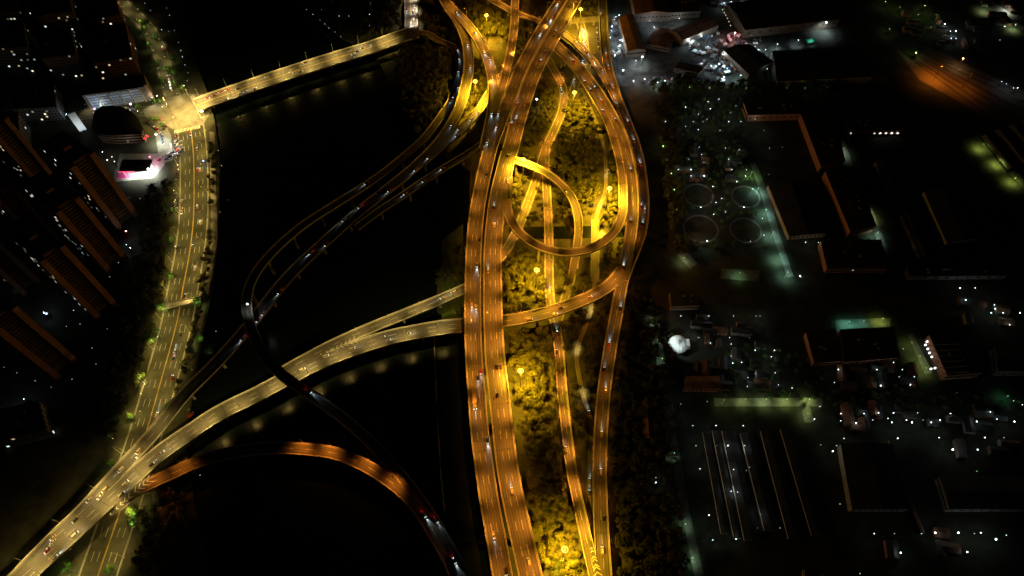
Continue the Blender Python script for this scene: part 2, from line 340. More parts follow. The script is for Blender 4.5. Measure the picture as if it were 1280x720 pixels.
# ground level
road('G1', 'road', [(684, 72, .3), (693, 88, .3), (702, 105, .3), (705, 120, .3), (702, 140, .3), (692, 164, .3), (681, 188, .3), (671, 222, .3), (661, 250, .3), (652, 274, .3), (642, 296, .3), (630, 316, .3), (615, 332, .3)], 7.4, None, None, 2, False, short='street winding through the wood')
road('G3', 'road', [(717, 330, .3), (713, 352, .3), (706, 372, .3), (698, 400, .3)], 6, None, None, 1, False, short='')
road('G4', 'road', [(726, 110, .25), (738, 135, .25), (750, 165, .25), (757, 200, .25), (757, 238, .25), (748, 262, .25), (744, 285, .25), (744.5, 320, .25), (744, 350, .25), (738, 390, .25), (727, 420, .25), (721, 440, .25), (723, 465, .25), (731, 500, .25), (741, 535, .25), (738, 570, .25), (735, 640, .25), (733, 690, .25)], 3.4, None, None, 1, False, surf='paleroad', short='pale path in the wood', edge=None)
road('G6', 'road', [(744.5, 274, .28), (744.5, 300, .28), (744, 330, .28), (743.5, 352, .28)], 7.2, None, None, 1, False, surf='paleroad', short='pale street', edge=None)
road('G5', 'road', [(722, 20, .25), (727, 34, .25), (730, 50, .25), (731, 70, .25), (722, 95, .25), (716, 118, .25)], 8, None, None, 2, False, short='queue street at the top')
road('W', 'road', [(233, 138, .2), (238, 160, .2), (241.5, 190, .2), (242.5, 230, .2), (241.5, 275, .2), (236.5, 318, .2), (228.5, 360, .2), (221.5, 400, .2), (211, 440, .2), (198.5, 485, .2), (184, 535, .2), (166, 590, .2), (146, 650, .2), (122, 720, .2), (105, 770, .2), (75, 860, .2)], 24,
     None, None, 6, False, 'street', short='wide left avenue', twoway=True)
road('U', 'road', [(60, -80, .15), (120, -30, .15), (148, 0, .15), (172, 22, .15), (188, 40, .15), (200, 65, .15), (207, 90, .15), (212, 110, .15), (222, 132, .15)], 12, None, None, 2, False, 'street', short='tree lined upper left street', twoway=True)
road('WS', 'road', [(60, 150, .12), (90, 145, .12), (120, 142, .12), (160, 140, .12), (190, 138, .12), (212, 136, .12)], 12, None, None, 2, False, 'street', short='side street at the crossroads', twoway=True)
road('J', 'road', [(509, -110, .3), (512, -25, .3), (513, 0, 1.5), (514, 20, 3.5), (514, 46, 5.9)], 13, None, None, 2, False, 'street', short='busy road at the top', twoway=True)
for pts, rk in (([(200, 154), (182, 146), (178, 138), (204, 124), (232, 117), (264, 118), (264, 139), (254, 156), (220, 163)], 'W'),):
    o = patch('road', pts, M['crossing'], .235)  # lighter sheet outlined after the brightly lit area
HALF = []
def ribbon(b, r, i, j, off0, off1, z0, uvscale=True):
    a0 = r.P[i] + r.N[i] * off0; a1 = r.P[i] + r.N[i] * off1; b0 = r.P[j] + r.N[j] * off0; b1 = r.P[j] + r.N[j] * off1
    for q in (a0, a1, b0, b1): q.z += z0
    b.quad(a1, a0, b0, b1, ((off1, r.D[i]), (off0, r.D[i]), (off0, r.D[j]), (off1, r.D[j])))
def wallstrip(b, r, i, j, o0, o1, z0, z1):
    A = [r.P[i] + r.N[i] * o + Vector((0, 0, z)) for o, z in ((o0, z0), (o1, z0), (o1, z1), (o0, z1))]
    B = [r.P[j] + r.N[j] * o + Vector((0, 0, z)) for o, z in ((o0, z0), (o1, z0), (o1, z1), (o0, z1))]
    for k in range(4): b.quad(A[k], A[(k + 1) % 4], B[(k + 1) % 4], B[k])
    return A, B
def interp(r, d):
    d = max(0, min(r.D[-1], d)); i = 0
    lo, hi = 0, len(r.D) - 1
    while lo < hi - 1:
        m_ = (lo + hi) // 2
        if r.D[m_] <= d: lo = m_
        else: hi = m_
    i = lo; t = (d - r.D[i]) / max(1e-6, r.D[i + 1] - r.D[i])
    T = (r.T[i] * (1 - t) + r.T[i + 1] * t).normalized()
    return r.P[i].lerp(r.P[i + 1], t), T, Vector((-T.y, T.x, 0))
def build_road(r):
    n = len(r.P); hw = r.w / 2
    if r.label: root = tag(empty(r.name, tuple(r.P[n // 2])), r.label, r.cat)
    else: root = None
    off = Vector(root.location) if root else Vector((0, 0, 0))
    def bld(b, name, m, parent):
        if not b.v: return None
        b.v = [tuple(Vector(v) - off) for v in b.v]
        return b.build(name, m, parent)
    d = MB()
    for i in range(n - 1):
        if r.elev:
            ribbon(d, r, i, i + 1, -hw, hw, 0)
            for o0, o1, z0, z1 in ((hw, hw, 0, -1.0), (hw, hw * .55, -1.0, -2.0), (hw * .55, -hw * .55, -2.0, -2.0), (-hw * .55, -hw, -2.0, -1.0), (-hw, -hw, -1.0, 0)):
                a = r.P[i] + r.N[i] * o0 + Vector((0, 0, z0)); a2 = r.P[i] + r.N[i] * o1 + Vector((0, 0, z1))
                c = r.P[i + 1] + r.N[i + 1] * o0 + Vector((0, 0, z0)); c2 = r.P[i + 1] + r.N[i + 1] * o1 + Vector((0, 0, z1))
                d.quad(a2, a, c, c2)
        else:
            ribbon(d, r, i, i + 1, -hw, hw, 0)
    if root: bld(d, 'deck', M[r.surf], root)
    else:
        root = tag(bld(d, 'road', M[r.surf], None), kind='structure')
    # parapets or kerbs
    for s in (1, -1):
        if r.edge is None: continue
        b = MB(); nm = 'parapet' if r.elev else 'kerb'
        for i in range(n - 1):
            mid = (r.P[i] + r.P[i + 1]) / 2 + (r.N[i]) * (s * (hw - .2))
            blocked = inside_other(r, mid, -.35, 2.6)
            if blocked:
                if len(b.f) > 8: bld(b, nm, M['parapet' if r.elev else 'concrete'], root)
                b = MB(); continue
            if r.elev:
                wallstrip(b, r, i, i + 1, s * hw, s * (hw - .38), .001, 1.05)
            elif r.label is None:
                wallstrip(b, r, i, i + 1, s * hw, s * (hw + .35), -.1, .13)
        bld(b, nm, M['parapet' if r.elev else 'concrete'], root)
    # markings
    b = MB(); yb = MB()
    if r.edge:
        inset = .85 if r.elev else .5
        for s in (1, -1):
            for i in range(n - 1):
                mid = (r.P[i] + r.P[i + 1]) / 2 + r.N[i] * (s * (hw - inset))
                if inside_other(r, mid, -.9, 1.5):
                    if len(b.f) > 1: bld(b, 'edge_stripe', M['paint'], root)
                    b = MB(); continue
                ribbon(b, r, i, i + 1, s * (hw - inset) - .14, s * (hw - inset) + .14, .018)
            bld(b, 'edge_stripe', M['paint'], root); b = MB()
        usable = r.w - 2 * inset - (.5 if r.lanes > 1 else 0)
        lw = usable / r.lanes
        for k in range(1, r.lanes):
            o = -usable / 2 + k * lw
            if r.twoway and k * 2 == r.lanes:
                for i in range(n - 1):
                    mid = (r.P[i] + r.P[i + 1]) / 2
                    if inside_other(r, mid, -.5, 1.2, True): continue
                    ribbon(yb, r, i, i + 1, o + .12, o + .34, .018); ribbon(yb, r, i, i + 1, o - .34, o - .12, .018)
                continue
            d0 = 3.0
            while d0 + 6 < r.D[-1]:
                A, TA, NA_ = interp(r, d0); B, TB, NB_ = interp(r, d0 + 6)
                mid = (A + B) / 2 + NA_ * o
                if not inside_other(r, mid, -.5, 1.2, True):
                    z = Vector((0, 0, .02))
                    b.quad(A + NA_ * (o + .11) + z, A + NA_ * (o - .11) + z, B + NB_ * (o - .11) + z, B + NB_ * (o + .11) + z)
                d0 += 15
    bld(b, 'lane_stripe', M['paint'], root); bld(yb, 'centre_stripe', M['ypaint'], root)
    # pillars
    if r.elev:
        d0 = 14.0
        while d0 < r.D[-1]:
            A, T, N = interp(r, d0); d0 += 30
            if A.z < 4 or inside_other(r, Vector((A.x, A.y, 0)), 2.0, 2.0): continue
            if any(q is not r and q.elev and on_road(q, A, 1.0, None) and q.kd.find((A.x, A.y, 0)) and q.P[q.kd.find((A.x, A.y, 0))[1]].z < A.z - 1 for q in ROADS.values()): continue
            b = MB(); top = A.z - 2.0; R4 = Matrix.Translation((A.x, A.y, 0)) @ Matrix.Rotation(math.atan2(T.y, T.x), 4, 'Z')
            b.box(-.8, .8, -hw * .26, hw * .26, -4, top - 1.6, R4)
            P = [(-.9, -hw * .27, top - 1.6), (.9, -hw * .27, top - 1.6), (.9, hw * .27, top - 1.6), (-.9, hw * .27, top - 1.6), (-.9, -hw * .6, top), (.9, -hw * .6, top), (.9, hw * .6, top), (-.9, hw * .6, top)]
            P = [R4 @ Vector(p) for p in P]
            for f in ((0, 1, 5, 4), (1, 2, 6, 5), (2, 3, 7, 6), (3, 0, 4, 7), (4, 5, 6, 7)): b.quad(*[P[k] for k in f])
            bld(b, 'pillar', M['concrete'], root)
    r.root = root; r.off = off; r.bld = bld
for r in list(ROADS.values()): build_road(r)

# gores, chevrons, zebra crossings
def gore(rk, tri, z, spine=None, ws=None, step=3.2, flip=1):
    r = ROADS[rk]; b = MB()
    P = [at(x, y, z - .19) for x, y in tri]
    pts = [(p.x, p.y) for p in P]; b.prism(pts, z - 1.6, z - .19); r.bld(b, 'gore', M['asphalt'], r.root)
    if spine:
        S, D = spline([at(x, y, z) for x, y in spine], 1.0); c = MB(); d = 0; L = D[-1]
        for i in range(0, len(S) - 1, 1):
            if D[i] < d: continue
            d += step
            T = (S[i + 1] - S[i]); T.z = 0; T.normalize(); N = Vector((-T.y, T.x, 0)); f = D[i] / L
            hw = ws[0] * (1 - f) + ws[1] * f; zz = Vector((0, 0, -.13))
            for s in (1, -1):
                a = S[i] + zz; e = a + N * (s * hw) + T * (flip * hw * .9); t = T * .75
                q = (a, e, e + t, a + t)
                c.quad(*(q if s < 0 else q[::-1]))
        r.bld(c, 'chevron_stripe', M['paint'], r.root)
gore('Y1', [(398, 441), (440, 424), (470, 414), (470, 420), (440, 430), (405, 447)], 10.15, [(400, 443), (420, 435), (443, 425)], (.5, 3.0), 3.0)
gore('O1', [(525, 632), (505, 604), (484, 576), (492, 604), (512, 628)], 12.15, [(522, 625), (508, 605), (488, 581)], (.6, 3.2), 2.6)
gore('O1', [(135, 650), (165, 625), (196, 596), (180, 602), (150, 622)], 10.15, [(137, 644), (160, 622), (186, 600)], (.8, 3.6), 3.4)
gore('S1', [(747, 722), (740, 690), (736, 676), (741, 676), (747, 695), (752, 722)], 4.6, [(748, 722), (744, 703), (738.5, 682)], (3.0, .5), 2.4, -1)
gore('LP', [(641, 220), (626, 224), (621, 262), (623, 292), (634, 277), (638, 264), (640, 245)], 21.99)
def zebra(pa, pb, z, length=4.2):
    a, c = at(*pa, z), at(*pb, z); d = (c - a); L = d.length; d.normalize(); n = Vector((-d.y, d.x, 0)); b = MB(); t = 0.
    while t + .6 < L:
        p = a + d * t; b.quad(p - n * length / 2, p + d * .6 - n * length / 2, p + d * .6 + n * length / 2, p + n * length / 2); t += 1.25
    return b
b = zebra((218, 165), (251, 158), .27); r = ROADS['W']; r.bld(b, 'zebra_crossing', M['paint'], r.root)
b = zebra((240, 120), (254, 147), .27); r.bld(b, 'zebra_crossing', M['paint'], r.root)

# footbridge over the avenue
fb0, fb1 = at(203, 384, 5.5), at(251, 374, 5.5)
fbr = tag(empty('footbridge', tuple(((fb0 + fb1) / 2) * Vector((1, 1, 0)) if False else ((fb0 + fb1) / 2))), 'pale beige footbridge crossing the wide left avenue', 'footbridge')
d = fb1 - fb0; L = d.length; ang = math.atan2(d.y, d.x)
fbr.rotation_euler = (0, 0, ang)
b = MB(); b.box(-L / 2, L / 2, -2.4, 2.4, -.5, 0); b.build('deck', M['paving'], fbr)
for s in (-1, 1):
    b = MB(); b.box(-L / 2, L / 2, s * 2.38 - .08, s * 2.38 + .08, .003, 1.15); b.build('railing', M['steel'], fbr)
    b = MB(); b.box(s * (L / 2 - 1.5) - .5, s * (L / 2 - 1.5) + .5, -.6, .6, -5.6, -.503); b.build('pillar', M['concrete'], fbr)
    b = MB()
    for k in range(16): b.box(s * (L / 2 - 1) - 1.2, s * (L / 2 - 1) + 1.2, 2.5 + k * .6, 3.1 + k * .6, -5.6, -.05 - k * .34)
    b.build('stair', M['paving'], fbr)

CANAL = [(636, 284), (690, 283), (790, 282), (790, 296), (690, 299), (636, 298)]
patch('canal_water', CANAL, M['water'], .05)
# ------------------------------------------------------------------ street lamps along the roads
def lamp_meshes(h, arm, rgb, est, head=1.0):
    p = MB(); p.tube((0, 0, 0), (0, 0, h), .16, .09, 6); p.tube((0, 0, h - .1), (arm, 0, h + .35), .07, .05, 6); p.box(-.3, .3, -.3, .3, 0, .25)
    hd = MB(); hd.box(arm - .6 * head, arm + .6 * head, -.24 * head, .24 * head, h + .3, h + .5, top=.06)
    pn = MB(); pn.box(arm - .5 * head, arm + .5 * head, -.19 * head, .19 * head, h + .2, h + .297)
    return p.mesh('pole', M['steel']), hd.mesh('lamp_head', M['steel']), pn.mesh('lamp_glass', glow(rgb, est))
LMESH = {}
def street_lamp(p, face, h, arm, rgb, power, label, group, est=14., cone=152, head=1.0, name='street_lamp', kind='SPOT', tilt=22):
    k = (h, arm, rgb, est, head)
    if k not in LMESH: LMESH[k] = lamp_meshes(h, arm, rgb, est, head)
    o = tag(empty(name, tuple(p), math.atan2(face.y, face.x)), label, 'street lamp', group)
    inst('pole', LMESH[k][0], o); q = inst('lamp_head', LMESH[k][1], o); inst('lamp_glass', LMESH[k][2], q)
    if power: light(o, (arm, 0, h + .1), lamp_data(kind, rgb, power, .3, cone, .7), (0, RAD(-tilt), 0))
    return o
def lamp_row(rk, sides, step, rgb, power, d0=6., d1=1e9, h=11, arm=2.4, est=6., jit=.12, head=.9, inset=.19, where='on the parapet of', cone=120, name=None, pf=None):
    r = ROADS[rk]; got = []
    for s in sides:
        d = d0 + (step / 2 if (s < 0 and len(sides) > 1) else 0)
        while d < min(d1, r.D[-1] - 2):
            A, T, N = interp(r, d); d += step
            p = A + N * (s * (r.w / 2 - inset)); p.z += (1.05 if r.elev else 0.)
            X = px(p)
            if not (-60 < X[0] < 1340 and -50 < X[1] < 770): continue
            if inside_other(r, p, -.2 if r.elev else 1.0, 4.0 if r.elev else 22.0): continue
            if pf and pf(X) == 0: continue
            got.append((s, p, -N * s))
    cnt = {}
    got.sort(key=lambda g: px(g[1])[1])
    horiz = abs(px(r.P[0])[0] - px(r.P[-1])[0]) > abs(px(r.P[0])[1] - px(r.P[-1])[1])
    for s in sides: pass
    bys = {s: [g for g in got if g[0] == s] for s in sides}
    for s, G in bys.items():
        G.sort(key=lambda g: px(g[1])[0 if horiz else 1])
        if not G: continue
        mid = len(G) // 2; A, T, N = interp(r, r.D[-1] / 2); e = px(A + N * (s * r.w / 2)); c = px(A)
        if horiz: side = 'upper' if e[1] < c[1] else 'lower'; end = 'from its left end'
        else: side = 'left' if e[0] < c[0] else 'right'; end = 'from its top end'
        for k, (s_, p, f) in enumerate(G):
            street_lamp(p, f, h, arm, rgb, round(power * (pf(px(p)) if pf else 1) * random.choice((1 - jit, 1, 1 + jit)), -1), f'{nth(k)} lamp post from the {"left" if horiz else "top"} on the {name or r.short}, {side} edge', f'lamp posts along the {name or r.short}', est, cone, head)
lamp_row('M1', (-1,), 26, ORG, P_ORG * 1.08, pf=lambda X: .3 if X[1] < 150 else .62 if X[1] < 380 else .85 if X[1] < 560 else .7)
lamp_row('M2', (1,), 26, ORG, P_ORG * 1.6, pf=lambda X: .3 if X[1] < 150 else .7 if X[1] < 350 else 1. if X[1] < 540 else .75)
lamp_row('NB', (1,), 26, ORG, P_ORG * 1.1); lamp_row('NA', (-1,), 26, ORG, P_ORG * .9, d1=225)
lamp_row('N2', (1,), 26, ORG, P_ORG * .9); lamp_row('N3', (-1,), 24, ORG, P_ORG * .9, d1=100)
lamp_row('T1', (-1,), 26, ORG, P_ORG * 1.0); lamp_row('E0', (1,), 30, ORG, P_ORG * .45, d1=150)
lamp_row('EB', (1,), 27, ORG, P_ORG * .62, pf=lambda X: 1 if X[1] < 330 else .5); lamp_row('LP', (-1,), 26, ORG, P_ORG * .62, d0=100); lamp_row('L2', (1,), 26, ORG, P_ORG * .7)
lamp_row('Y2', (1,), 26, ORG, P_ORG * 1.0); lamp_row('S1', (1,), 26, ORG, P_ORG * .8, h=8)
lamp_row('G1', (1,), 28, ORG, P_ORG * .7, h=8, where='beside the', inset=-.6)
lamp_row('G4', (1,), 36, AMB, P_ORG * .25, h=6, arm=1.2, where='beside the', inset=-.6); lamp_row('G5', (-1,), 26, (1, .55, .1), P_ORG * 1.6, h=8, where='beside the', inset=-.6)
lamp_row('Y1', (1,), 25, AMB, P_AMB * 1.15, est=6); lamp_row('YA', (1,), 25, AMB, P_AMB * .8, d0=10, est=6)
lamp_row('B1', (1,), 27, AMB, P_AMB * 1.15, est=6, h=10); lamp_row('B1', (-1,), 27, AMB, P_AMB * 1.0, h=10, name=None)
lamp_row('W', (1, -1), 27, AMB, P_AMB * .85, h=12, cone=148, where='on the', inset=-.8)
lamp_row('NA', (-1,), 27, AMB, P_AMB * .8, d0=ROADS['NA'].D[-1] - 170, name='bottom left river bridge', est=16, pf=lambda X: 0 if X[0] > 222 else .4 if X[0] > 180 else 1)
lamp_row('U', (1, -1), 30, (1, .75, .3), P_AMB * .28, h=8, where='on the', inset=-.8)
lamp_row('WS', (1,), 30, (1, .8, .45), P_AMB * .3, h=8, where='on the', inset=-.8)
lamp_row('J', (1,), 24, (1, .8, .5), P_AMB * 1.3, h=8, where='on the', inset=-.8)
# four deep orange lamps of the curved ramp
r = ROADS['O1']
for k, (x, y) in enumerate(((375, 553), (415, 558), (460, 574), (495, 597), (188, 603), (228, 583))):
    q, i, dd = r.kd.find((*at(x, y, 13)[:2], 0)); s = 1 if True else -1
    p = r.P[i] + r.N[i] * (r.w / 2 - .19) + Vector((0, 0, 1.05))
    street_lamp(p, -r.N[i], 7.0, 2.4, DEEP, 8000 if k < 4 else 5000, f'{nth(k if k < 4 else k - 4)} lamp post from the left on the deep orange ramp' + (' over water' if k < 4 else ' near the left bridge'), 'lamp posts along the deep orange curved ramp', 6, 126, .9)

# high masts with a ring of lamps
def high_mast(x, y, zt, power, label, base=0.):
    p = at(x, y, zt); o = tag(empty('high_mast_lamp', (p.x, p.y, base)), label, 'high mast lamp', 'high mast lamps of the interchange')
    h = zt - base
    b = MB(); b.tube((0, 0, 0), (0, 0, h + .6), .45, .2, 10); b.box(-.8, .8, -.8, .8, 0, .3); b.build('mast', M['steel'], o)
    b = MB(); n = 20
    for k in range(n):
        a0, a1 = 2 * math.pi * k / n, 2 * math.pi * (k + 1) / n
        b.tube((1.75 * math.cos(a0), 1.75 * math.sin(a0), h + .4), (1.75 * math.cos(a1), 1.75 * math.sin(a1), h + .4), .14, .14, 6, False)
    for k in range(4):
        a = math.pi * k / 2; b.tube((0, 0, h + .4), (1.75 * math.cos(a), 1.75 * math.sin(a), h + .4), .08, .08, 6)
    b.build('ring_frame', M['steel'], o)
    lm = MB(); lm.box(-.2, .2, -.26, .26, -.2, .2, top=.05); me = lm.mesh('lamp_head', glow((1., .7, .2), 4.))
    for k in range(10):
        a = 2 * math.pi * k / 10; q = inst('lamp_head', me, o, (1.8 * math.cos(a), 1.8 * math.sin(a), h + .35)); q.rotation_euler = (0, 0, a)
    light(o, (0, 0, h - 1.0), lamp_data('POINT', MAST, power * .13, 1.2)); light(o, (0, 0, h - .6), lamp_data('SPOT', MAST, power, 1.0, 143, .85))
high_mast(608, 19.5, 30, P_MAST * .8, 'ring headed high mast lamp beside the upper left ramp near the top')
high_mast(594, 102, 30, P_MAST * .85, 'ring headed high mast lamp between two ramps above the river')
high_mast(726, 12, 30, P_MAST * .8, 'ring headed high mast lamp at the top right of the main flyover')
high_mast(718, 116, 30, P_MAST * .75, 'ring headed high mast lamp over the bright street end')
high_mast(654, 200, 33, P_MAST * 1.2, 'ring headed high mast lamp at the start of the slip ramp')
high_mast(762, 236, 32, P_MAST * 1.7, 'ring headed high mast lamp inside the loop near the right ramp')
high_mast(671, 338, 30, P_MAST * .8, 'ring headed high mast lamp in the wood just below the loop')
high_mast(651, 464, 32, P_MAST * 1.0, 'ring headed high mast lamp in the wood beside the right main carriageway')
high_mast(706, 687, 28, P_MAST * .9, 'ring headed high mast lamp at the bottom of the wood')
# ------------------------------------------------------------------ buildings
def cen(P): return sum(P, Vector()) / len(P)
def building(name, label, cat, q, h, wall='greywall', roof='roof', ridge=0., windows=None, group=None, overhang=.4, wpx=True, z0=0., lit=None):
    """q: four base corners in order (a-b is the side shown to the camera), h: wall height; ridge: gable height along a-b"""
    P = [at(x, y, z0) for x, y in q] if wpx else [Vector(p) for p in q]
    if sum(P[i].x * P[(i + 1) % 4].y - P[(i + 1) % 4].x * P[i].y for i in range(4)) < 0: P = P[::-1]
    c = cen(P); root = tag(empty(name, tuple(c)), label, cat, group); L = [p - c for p in P]
    b = MB(); b.prism([(p.x, p.y) for p in L], 0, h); b.build('wall', M[wall], root)
    O = [p + p.normalized() * overhang for p in L]; rf = MB()
    if ridge:
        e = [(O[1] - O[0]).length, (O[2] - O[1]).length]
        if e[0] < e[1]: O = O[1:] + O[:1]; L = L[1:] + L[:1]
        m0, m1 = (O[0] + O[3]) / 2, (O[1] + O[2]) / 2
        v = [o + Vector((0, 0, h + .02)) for o in O] + [m0 + Vector((0, 0, h + ridge)), m1 + Vector((0, 0, h + ridge))]
        rf.quad(v[0], v[1], v[5], v[4]); rf.quad(v[2], v[3], v[4], v[5]); rf.poly((v[1], v[2], v[5])); rf.poly((v[3], v[0], v[4])); rf.quad(v[3], v[2], v[1], v[0])
        rf.build('roof', M[roof], root)
    else:
        rf.prism([(p.x, p.y) for p in O], h + .003, h + .35); ro = rf.build('roof', M[roof], root)
        rng = random.Random(len(label)); k = MB()
        nv = 3 + rng.randint(0, 3)
        for _ in range(nv):
            s_, t_ = rng.uniform(.2, .8), rng.uniform(.25, .75); p = L[0].lerp(L[1], s_).lerp(L[3].lerp(L[2], s_), t_); z = rng.uniform(.8, 1.5)
            u = MB(); u.box(p.x - z * .7, p.x + z * .7, p.y - .5 * z, p.y + .5 * z, h + .353, h + .35 + z, top=.08); u.build('roof_vent', M['steel'], ro)
    root['_h'] = h
    if windows:
        for side, nx, nz, ww, hh, prob, col in windows:
            facade(root, L[side], L[(side + 1) % 4], h, nx, nz, ww, hh, prob, col, random.Random(len(label) * 7 + side))
    return root, L
def facade(root, a, c, h, nx, nz, ww, hh, prob, cols, rng, z0=0.):
    d = c - a; Ln = d.length; d.normalize(); n = Vector((d.y, -d.x, 0)); dark = MB(); nl = 0
    for i in range(nx):
        for j in range(nz):
            p = a + d * (Ln * (i + .5) / nx); z = z0 + h * (j + .55) / nz
            R4 = Matrix.Translation(p + Vector((0, 0, z))) @ Matrix.Rotation(math.atan2(d.y, d.x), 4, 'Z')
            if rng.random() < prob and nl < 60:
                b = MB(); b.box(-ww / 2, ww / 2, -.08, .05, -hh / 2, hh / 2, R4); nl += 1
                k = rng.choice(cols); s = k[1] * rng.choice((.08, .12, .2, .35, .6, 1)); b.build('window', glow(k[0], s), root)
            else: dark.box(-ww / 2, ww / 2, -.06, .05, -hh / 2, hh / 2, R4)
    if dark.v: dark.build('window_row', M['glassdark'], root)['kind'] = 'stuff'
WARM = [((1, .78, .45), 1.6), ((1, .9, .7), 1.6), ((.8, .95, 1), 1.8), ((.75, 1, .9), 1.2)]
COOL = [((.75, .95, 1), 2.0), ((1, 1, .95), 2.2)]
def tower_height(base, top):
    p = at(*base); lo, best = 5., (1e9, 0)
    h = 5.
    while h < 130:
        X = px(p + Vector((0, 0, h))); d = math.hypot(X[0] - top[0], X[1] - top[1])
        if d < best[0]: best = (d, h)
        h += .5
    return best[1]
def tower(name, label, b1, b2, t1, depth, lit=.08):
    """residential slab: its end wall between b1 and b2 faces the avenue; two lit bays with a dark recess between them"""
    h = tower_height(b1, t1); A, B = at(*b1), at(*b2); d = (B - A); wdt = d.length; d.normalize(); n = Vector((d.y, -d.x, 0))
    if n.x < 0: n = -n
    c = (A + B) / 2 - n * depth / 2; root = tag(empty(name, tuple(c), math.atan2(n.y, n.x)), label, 'tower block', 'residential tower blocks on the left')
    D, W2 = depth / 2, wdt / 2; bay = wdt * .21
    b = MB(); b.box(-D, D - 4, -W2 + .6, W2 - .6, 0, h - .5); b.build('wall', M['towerdark'], root)
    for s in (-1, 1):
        b = MB(); y0, y1 = sorted((s * W2, s * (W2 - bay))); b.box(D - 3.99, D, y0, y1, 0, h); b.build('bay', M['towerwall'], root)
    b = MB(); b.box(-D, D - 4.01, -W2 + .9, W2 - .9, h - .497, h + .4); rf = b.build('roof', M['roof'], root)
    b = MB(); b.box(-4, 4, -3, 3, h + .403, h + 4.2); b.build('lift_house', M['towerwall'], rf)
    for k in range(3):
        b = MB(); b.box(-D + 5 + k * 5, -D + 7 + k * 5, -1, 1, h + .403, h + 2.0, top=.1); b.build('water_tank', M['steel'], rf)
    rng = random.Random(int(b1[0] * 13 + b1[1])); nz = int(h / 3)
    for side in (-1, 1):
        a_, c_ = (Vector((-D, -W2 + .6, 0)), Vector((D - 4, -W2 + .6, 0))) if side < 0 else (Vector((D - 4, W2 - .6, 0)), Vector((-D, W2 - .6, 0)))
        facade(root, a_, c_, h - 1, max(5, int(depth / 4)), nz, 1.6, 1.5, lit if side < 0 else lit * .4, WARM, rng)
    bal = MB()
    for j in range(1, nz): bal.box(D - 3.98, D - 2.4, -W2 + bay + .01, W2 - bay - .01, j * h / nz - .1, j * h / nz + .1)
    o = bal.build('balcony', M['towerdark'], root); o['kind'] = 'stuff'
    return root
TW = [((174, 268), (148, 288), (121, 188), 40, 'first tower block from the top beside the glowing forecourt, twin brown lit end bays'),
      ((162, 324), (137, 344), (104, 242), 44, 'second tower block from the top along the avenue, twin brown lit end bays'),
      ((150, 382), (124, 403), (85, 302), 46, 'third tower block from the top along the avenue, brightest brown end bay'),
      ((100, 451), (72, 476), (25, 378), 48, 'lowest tower block near the left border, twin dim brown end bays'),
      ((66, 216), (46, 232), (30, 130), 36, 'dark tower block behind the first lit one, scattered lit windows'),
      ((78, 300), (58, 316), (32, 216), 36, 'dark tower block behind the second lit one, scattered lit windows'),
      ((52, 352), (30, 370), (-4, 262), 38, 'dark tower block behind the third lit one near the left border')]
for b1, b2, t1, dp, lb in TW: tower('tower_block', lb, b1, b2, t1, dp)
LOWL = [((128, 100), (176, 92), (168, 50), (122, 56), 20, 'brown end walled housing block above the white lit office'),
        ((70, 100), (112, 95), (104, 60), (64, 66), 26, 'dark housing block left of the brown walled one, few lit windows'),
        ((8, 92), (56, 90), (50, 58), (4, 60), 30, 'dark housing block at the left border in the upper quarter'),
        ((130, 42), (160, 36), (150, 4), (122, 10), 18, 'housing block beside the tree lined street near the top'),
        ((66, 50), (108, 44), (100, 12), (60, 18), 28, 'dark housing block in the top left quarter, second from border'),
        ((-4, 48), (44, 46), (40, 12), (-6, 14), 30, 'dark housing block in the top left corner'),
        ((30, 152), (82, 150), (78, 120), (28, 122), 16, 'low dark block at the left end of the side street'),
        ((-10, 190), (40, 188), (38, 160), (-10, 162), 20, 'dark block at the left border below the blue signs'),
        ((10, 560), (70, 545), (60, 510), (4, 522), 12, 'low dark block left of the avenue, near the teal lamps')]
for k, (a, b_, c_, d_, h, lb) in enumerate(LOWL):
    building('housing_block', lb, 'housing block', (a, b_, c_, d_), h, 'towerwall' if k in (0, 3) else 'greywall', 'roof', windows=[(0, 12, int(h / 3.2), 1.6, 1.5, .09, WARM), (1, 5, int(h / 3.2), 1.6, 1.5, .06, WARM)], group='housing blocks of the upper left quarter' if k < 8 else None)
# office with lit facade
o, L = building('office_block', 'office block with blue white glazed facade in five bays and tan end wall', 'office', ((114, 137), (190, 126), (186, 112), (110, 122)), 17, 'greywall', 'roof')
def wall_frame(L, i):
    a, c = L[i], L[(i + 1) % 4]; return a, c
ai = min(range(4), key=lambda i: (L[i] + L[(i + 1) % 4]).y); a, c = L[ai], L[(ai + 1) % 4]
d = c - a; Ln = d.length; d.normalize(); rng = random.Random(3)
for i in range(5):
    for j in range(5):
        p = a + d * (Ln * (.06 + .17 * i + .078)); R4 = Matrix.Translation(p + Vector((0, 0, 2.2 + j * 3.0))) @ Matrix.Rotation(math.atan2(d.y, d.x), 4, 'Z')
        b = MB()
        for kx in range(6): b.box(-Ln * .072 + kx * Ln * .024, -Ln * .072 + (kx + .82) * Ln * .024, -.09, .05, -1.05, 1.05, R4)
        b.build('window', glow((.55, .75, 1.0), rng.choice((.035, .06, .09, .05, .13))), o)
for i in range(6):
    p = a + d * (Ln * (.06 + .17 * i - .0)); R4 = Matrix.Translation(p + Vector((0, 0, 8.2))) @ Matrix.Rotation(math.atan2(d.y, d.x), 4, 'Z')
    b = MB(); b.box(-.5, .5, -.5, .0, -8.2, 8.6, R4); b.build('pier', M['white'], o)
ew = MB(); a2, c2 = L[(ai + 1) % 4], L[(ai + 2) % 4]; d2 = (c2 - a2).normalized(); n2 = Vector((d2.y, -d2.x, 0))
